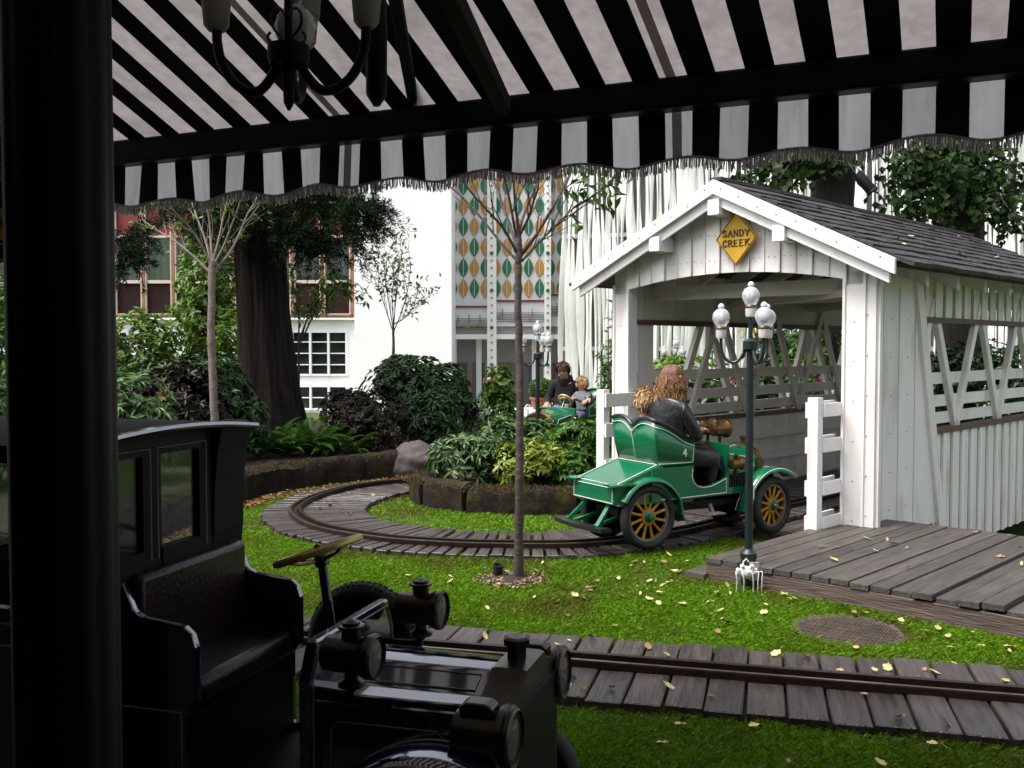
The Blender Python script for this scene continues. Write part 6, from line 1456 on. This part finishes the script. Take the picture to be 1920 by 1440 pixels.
# flower on a stem in the left bed
fp = at(305, 741, 9.9); t = empty('yellow_flower', (fp.x, fp.y, .235), 0, 'single pale yellow trumpet flower in the left bed', 'flower')
m = MB(); m.tube([V((0, 0, 0)), V((.02, 0, .5)), V((0, 0, fp.z - .235))], .006, 5); m.build('stem', mt['fern'], t)
P = np.tile(np.array([[0, 0, fp.z - .235]]), (7, 1)); a = np.linspace(0, 6.28, 8)[:-1]; D = np.stack([np.cos(a), np.full(7, -.4), np.sin(a)], 1); v, f = leaf_arrays(P, D, np.tile([[0, -1., 0]], (7, 1)), .075, .045); link('petals', np_mesh('petals', v, f, mt['dryleaf']), None, t)
# rose and other shrubs behind the island
bush('rose_bush', 'rose bush with tall light shoots left of the far lamp post', B_(938, 13.9, 0), .38, .35, 1.0, 620, 5, .06, .035, 'midgreen', 51)
bush('rose_shoots', 'light green shoot rising out of the rose bush', B_(937, 13.8, .75), .17, .15, .62, 150, 5, .09, .05, 'lime', 52)
fp = at(917, 712, 13.5); t = empty('pink_rose', fp, 0, 'single pale pink rose at the left of the rose bush', 'flower'); m = MB(); m.ball((0, 0, 0), .035, 8, 5); m.build('bloom', M('rose_petals', (.62, .30, .24), rough=.6), t); m = MB(); m.tube([V((0, 0, 0)), V((.05, .1, -.3))], .004, 5); m.build('stem', mt['fern'], t)
# island shrubs
bush('rhododendron', 'pale leaved rhododendron at the left of the island bed', B_(880, 10.15, .2), .44, .36, .50, 330, 8, .115, .030, 'rhodo_l', 53, spread=.8)
bush('yellow_green_shrub', 'yellow green shrub in the middle of the island bed', B_(990, 9.85, .2), .36, .30, .47, 480, 6, .085, .032, 'yellowgreen', 54)
bush('rhododendron', 'grey green rhododendron at the back of the island bed', B_(985, 10.55, .2), .42, .32, .62, 330, 8, .125, .032, 'rhodo_l', 55, spread=.8)
bush('rhododendron', 'dark green shrub at the right of the island bed', B_(1075, 10.2, .2), .34, .33, .62, 420, 7, .10, .038, 'midgreen', 56)
bush('leafy_shrub', 'small leafy shrub between the island bed and the left fence', B_(1072, 9.75, .2), .24, .2, .36, 240, 6, .08, .035, 'midgreen', 57)
bush('leafy_shrub', 'dark shrub behind the left approach fence', B_(1146, 10.15, 0), .28, .26, .95, 420, 6, .075, .034, 'midgreen', 58)
sp_ = B_(1130, 9.9, 0); t = empty('leafy_shoot', sp_, 0, 'upright leafy shoot standing beside the left bridge post', 'plant'); q = [at(1142, 850, 9.9) - sp_, at(1138, 760, 9.9) - sp_, at(1133, 720, 9.9) - sp_, at(1131, 676, 9.9) - sp_]
m = MB(); m.tube(q, [.008, .007, .005, .003], 5); m.build('stem', mt['fern'], t); cp = catmull([tuple(x) for x in q[1:]], .02); P = np.array([tuple(x) for x in cp for _ in range(3)]); v, f = leaf_arrays(P, nrg.normal(0, .7, P.shape) + np.array([0, 0, .3]), np.array([0, 0, 1.]) + nrg.normal(0, .3, P.shape), .075, .04); link('leaves', np_mesh('leaves', v, f, mt['midgreen']), None, t)
bush('leafy_shrub', 'sparse twiggy shrub under the left eave of the bridge', B_(1152, 11.2, .0), .22, .2, 2.15, 170, 4, .07, .035, 'midgreen', 59, lumps=5)
# hydrangeas and dark shrubs beyond the bridge
for i, s in enumerate((2.0, 2.9, 3.9, 5.0)):
    lab = ('nearest', 'second', 'third', 'farthest')[i] + ' hydrangea behind the bridge rails, with dull red flower heads'
    q = brw(-BW - .85, s); bush('hydrangea', lab, q, .55, .45, 1.22, 330, 6, .12, .075, 'rhodo', 80 + i, flowers=('petal', 34, .085), group='hydrangeas along the bridge')
for i, (p, s, h, mtl, lab) in enumerate(((-3.4, 6.3, 1.9, 'midgreen', 'leafy shrub beyond the far left end of the bridge'), (-1.6, 7.4, 1.7, 'rhodo', 'dark shrub seen through the far end of the bridge'), (.4, 7.6, 2.0, 'midgreen', 'green shrub beyond the right side openings'), (2.4, 7.8, 1.9, 'rhodo', 'dark shrub right of the far bridge end'), (-4.6, 4.4, 1.5, 'lime', 'light shrub behind the hydrangeas'), (4.2, 6.4, 1.6, 'rhodo', 'dark shrub at the right edge beside the creek'), (-5.2, 8.5, 2.0, 'rhodo', 'dark shrub at the foot of the linden'))):
    bush('leafy_shrub', lab, brw(p, s), .85, .7, h, 620, 6, .12, .055, mtl, 90 + i)

# ================================================================ LAWN
def dist_path(P, path):
    Q = np.array([(p.x, p.y) for p in path]); T = np.gradient(Q, axis=0); T /= np.linalg.norm(T, axis=1)[:, None]
    best = np.full(len(P), 1e9); off = np.zeros(len(P))
    for i in range(0, len(P), 40000):
        D = P[i:i + 40000, None] - Q[None, ::3]; d2 = (D ** 2).sum(-1); k = d2.argmin(1); best[i:i + 40000] = np.sqrt(d2.min(1)); t = T[::3][k]; dd = D[np.arange(len(k)), k]; off[i:i + 40000] = dd[:, 1] * t[:, 0] - dd[:, 0] * t[:, 1]
    return best, off
def in_poly(P, poly):
    x, y = P[:, 0], P[:, 1]; c = np.zeros(len(P), bool); n = len(poly)
    for i in range(n):
        x0, y0, x1, y1 = *poly[i][:2], *poly[(i + 1) % n][:2]
        c ^= ((y0 > y) != (y1 > y)) & (x < (x1 - x0) * (y - y0) / (y1 - y0 + 1e-12) + x0)
    return c
ISLEP = [(p[0] * 1.0 + (p[0] - 0) * .08, p[1] + (p[1] - 10.2) * .08) for p in ISLE]
def lawn_ok(P, margin=0.0):
    b1, o1 = dist_path(P, LOOP); b2, o2 = dist_path(P, NEAR); b3, o3 = dist_path(P, SIDING)
    jt = .025 * np.sin(P[:, 0] * 23 + 3 * np.sin(P[:, 1] * 9))
    ok = ~((o1 > np.where(P[:, 1] < 8.3, -.19, -.31) + jt - margin) & (o1 < .655 + jt + margin) & (b1 < .72)) & ~((np.abs(o2) < .465 + jt + margin) & (b2 < .6)) & ~((b3 < .43 + margin))
    p = (P[:, 0] - BR_O.x) * BX.x + (P[:, 1] - BR_O.y) * BX.y; s = (P[:, 0] - BR_O.x) * BY.x + (P[:, 1] - BR_O.y) * BY.y
    ok &= ~((p > -.12) & (s > -1.93) & (s < .6)); ok &= ~((p > -2.5) & (s > -.1)); ok &= ~((p < .1) & (p > -2.3) & (s > -.55))
    ok &= ~in_poly(P, ISLEP)
    ok &= ~in_poly(P, [(q[0] + .12, q[1] - .08) for q in LEFTWALL] + [(3, 13.6), (3, 20), (-14, 20), (-14, 6)])
    ok &= (P[:, 0] - mp_.x) ** 2 + (P[:, 1] - mp_.y) ** 2 > .30 ** 2; ok &= (P[:, 0] - c_m.x) ** 2 + ((P[:, 1] - c_m.y)) ** 2 > .21 ** 2
    u = (P[:, 0] - P0.x) * BN.x + (P[:, 1] - P0.y) * BN.y; ok &= u < 1.4
    return ok
c_m = G(962, 1090)
def blades(n, x0, x1, y0, y1, hh, ww):
    P = np.stack([nrg.uniform(x0, x1, n), nrg.uniform(y0, y1, n)], 1); P = P[lawn_ok(P)]
    k = np.sin(P[:, 0] * 2.3 + np.sin(P[:, 1] * 1.7) * 2) * np.sin(P[:, 1] * 3.1 + P[:, 0]); n = len(P); bald = nrg.uniform(0, 1, n) > .94 - .12 * (k < -.6); P = P[~bald]; n = len(P)
    B = np.column_stack([P, np.zeros(n)]); a = nrg.uniform(0, 6.28, n); h = hh * nrg.uniform(.5, 1.25, n) * (1 + .2 * np.sin(P[:, 0] * 5) * np.sin(P[:, 1] * 4)); D = np.column_stack([np.cos(a) * .55, np.sin(a) * .55, np.ones(n)]) * h[:, None]
    D[:, :2] += nrg.normal(0, .3, (n, 2)) * h[:, None]; S = np.column_stack([-np.sin(a), np.cos(a), np.zeros(n)]) * (ww * nrg.uniform(.7, 1.3, n))[:, None]
    return np.stack([B - S, B + S, B + D * .6 + S * .6, B + D + np.column_stack([np.cos(a), np.sin(a), -.4 * np.ones(n)]) * h[:, None] * .35], 1).reshape(-1, 3)
chunks = [blades(70000, 4.2, 7.0, 2.6, 7.0, .032, .0026), blades(230000, -2.2, 4.2, 3.3, 6.2, .032, .0017), blades(220000, -3.0, 2.6, 5.0, 8.2, .032, .0021), blades(110000, -3.1, 1.2, 8.0, 13.2, .032, .0034)]
v = np.concatenate(chunks); n = len(v) // 4; b = np.arange(n)[:, None] * 4; f = np.concatenate([b + [[0, 1, 2]], b + [[0, 2, 3]]], 1).reshape(-1, 3)
tag(link('grass', np_mesh('grass', v, f, mt['grass'])), 'short green lawn grass between the tracks and beds', 'grass', kind='stuff')
# fallen leaves
lm = []
for k in range(6):
    m = MB(); n_ = 9; w = rnd.uniform(.30, .42); cu = rnd.uniform(.2, 1.1); top = []
    out = [(w * math.sin(math.pi * t / n_) ** .8 * (1 if k % 2 else .75 + .5 * t / n_), t / n_ - .5) for t in range(n_ + 1)]
    pl = [(x * rnd.uniform(.7, 1.2), y + rnd.uniform(-.03, .03)) for x, y in out] + [(-x * rnd.uniform(.7, 1.2), y + rnd.uniform(-.03, .03)) for x, y in out[-2:0:-1]]
    vs = [V((x, y, cu * (x * x * 1.5 + y * y * .8) + rnd.uniform(-.02, .02))) for x, y in pl]; cN = len(vs)
    m.add(vs + [V((0, 0, .0))], [(i, (i + 1) % cN, cN) for i in range(cN)])
    m.add([v_ - V((0, 0, .012)) for v_ in vs] + [V((0, 0, -.012))], [((i + 1) % cN, i, cN) for i in range(cN)]); m.tube([V((0, -.48, .12)), V((0, -.75, .18))], .012, 4)
    lm.append(m)
LM = {kk: [m.mesh('fallen_leaf', mt[kk], True, 60) for m in lm] for kk in ('paleleaf', 'tanleaf', 'greenleaf')}
def fallen(x, y, z, kind, size, lab, grp):
    o = link('fallen_leaf', rnd.choice(LM[kind])); o.location = (x, y, z); o.scale = (size * rnd.uniform(.7, 1.25), size * rnd.uniform(.85, 1.3), size)
    o.rotation_euler = (rnd.gauss(0, .35), rnd.gauss(0, .35), rnd.uniform(0, 6.28)); tag(o, lab, 'leaf', grp)
cnt = 0; cand = np.column_stack([nrg.uniform(-1.2, 3.6, 4000), nrg.uniform(3.6, 7.6, 4000)])
okc = lawn_ok(cand, .02); px_ = 960 + FPX * cand[:, 0] / cand[:, 1]
for (x, y), o_, q in zip(cand, okc, px_):
    if not o_ or cnt >= 150: continue
    p, s = br_ps(x, y); near = math.exp(-((s + 2.1) / .45) ** 2) if -.8 < p < 2.6 else 0
    if rnd.random() > .07 + .5 * near + (.06 if q > 1000 else 0): continue
    k = rnd.random(); kind = 'paleleaf' if k < .68 else ('tanleaf' if k < .92 else 'greenleaf')
    fallen(x, y, .036, kind, rnd.uniform(.024, .062), {'paleleaf': 'pale yellow fallen leaf lying on the green lawn', 'tanleaf': 'brown fallen leaf lying on the green lawn', 'greenleaf': 'green fallen leaf lying on the green lawn'}[kind], 'leaves fallen on the lawn'); cnt += 1
for _ in range(46):
    q = rnd.uniform(-1.5, 2.4); o_ = rnd.uniform(-.42, .42); p = V((.31, 4.78, 0)) + td * q + tn * o_
    if abs(o_) < .09: continue
    k = rnd.random() < .6; fallen(p.x, p.y, .060, 'paleleaf' if k else 'tanleaf', rnd.uniform(.03, .07), ('pale yellow' if k else 'brown') + ' fallen leaf on the foreground sleepers', 'leaves fallen on the near track')
for _ in range(30):
    p = brw(rnd.uniform(0, 2.3), rnd.uniform(-1.85, .3)); k = rnd.random() < .55; fallen(p.x, p.y, .178, 'paleleaf' if k else 'tanleaf', rnd.uniform(.03, .065), ('pale yellow' if k else 'brown') + ' fallen leaf on the plank deck', 'leaves fallen on the deck')
for _ in range(14):
    p = rnd.uniform(.1, 1.5); q = brw(-BW / 2 + p, rnd.uniform(.5, 5), 0); fallen(q.x, q.y, roofz(-BW / 2 + p) + .075, 'paleleaf' if rnd.random() < .5 else 'tanleaf', rnd.uniform(.04, .08), 'fallen leaf resting on the dark shingle roof', 'leaves fallen on the roof')
for (px, py) in ((620, 960), (655, 975), (700, 940), (760, 925), (590, 990), (840, 1020), (930, 1025), (600, 965)):
    q = G(px, py); fallen(q.x, q.y, .062, 'tanleaf', .06, 'brown fallen leaf on the sleepers of the loop track', 'leaves fallen on the loop track')
# moss and weeds on top of the edging stones
for nm, path, hgt, lab in (('edging_moss', LEFTWALL, .30, 'moss and dry weeds on the long mossy edging'), ('edging_moss', ISLE, .26, 'moss and leaf crumbs on the island bed edging')):
    n = 15000; lp_ = resample(catmull(path, .05), .01); P = np.array([tuple(lp_[i][0]) for i in nrg.integers(0, len(lp_), n)]) + np.column_stack([nrg.normal(0, .07, n), nrg.normal(0, .07, n), hgt - np.abs(nrg.normal(0, .03, n))])
    v, f = leaf_arrays(P, nrg.normal(0, .6, (n, 3)) + np.array([0, 0, .8]), nrg.normal(size=(n, 3)), nrg.uniform(.012, .04, n), nrg.uniform(.004, .012, n)); tag(link(nm, np_mesh(nm, v, f, mt['moss'])), lab, 'moss', kind='stuff')
# leaf litter along the mossy edging
n = 1500; k = nrg.integers(0, 400, n); lp_ = resample(catmull(LEFTWALL, .05), .02); sel = [lp_[int(i / 400 * len(lp_))][0] for i in k]
P = np.array([(q.x + .17 + abs(nrg.normal(0, .10)), q.y - .10 - abs(nrg.normal(0, .10)), .032) for q in sel]); v, f = leaf_arrays(P, nrg.normal(size=(n, 3)) * [1, 1, .3], np.array([0, 0, 1.]) + nrg.normal(0, .4, (n, 3)), nrg.uniform(.02, .06, n), nrg.uniform(.015, .035, n))
tag(link('leaf_litter', np_mesh('leaf_litter', v, f, mt['litter'])), 'brown leaf litter along the foot of the mossy edging', 'leaf litter', kind='stuff')
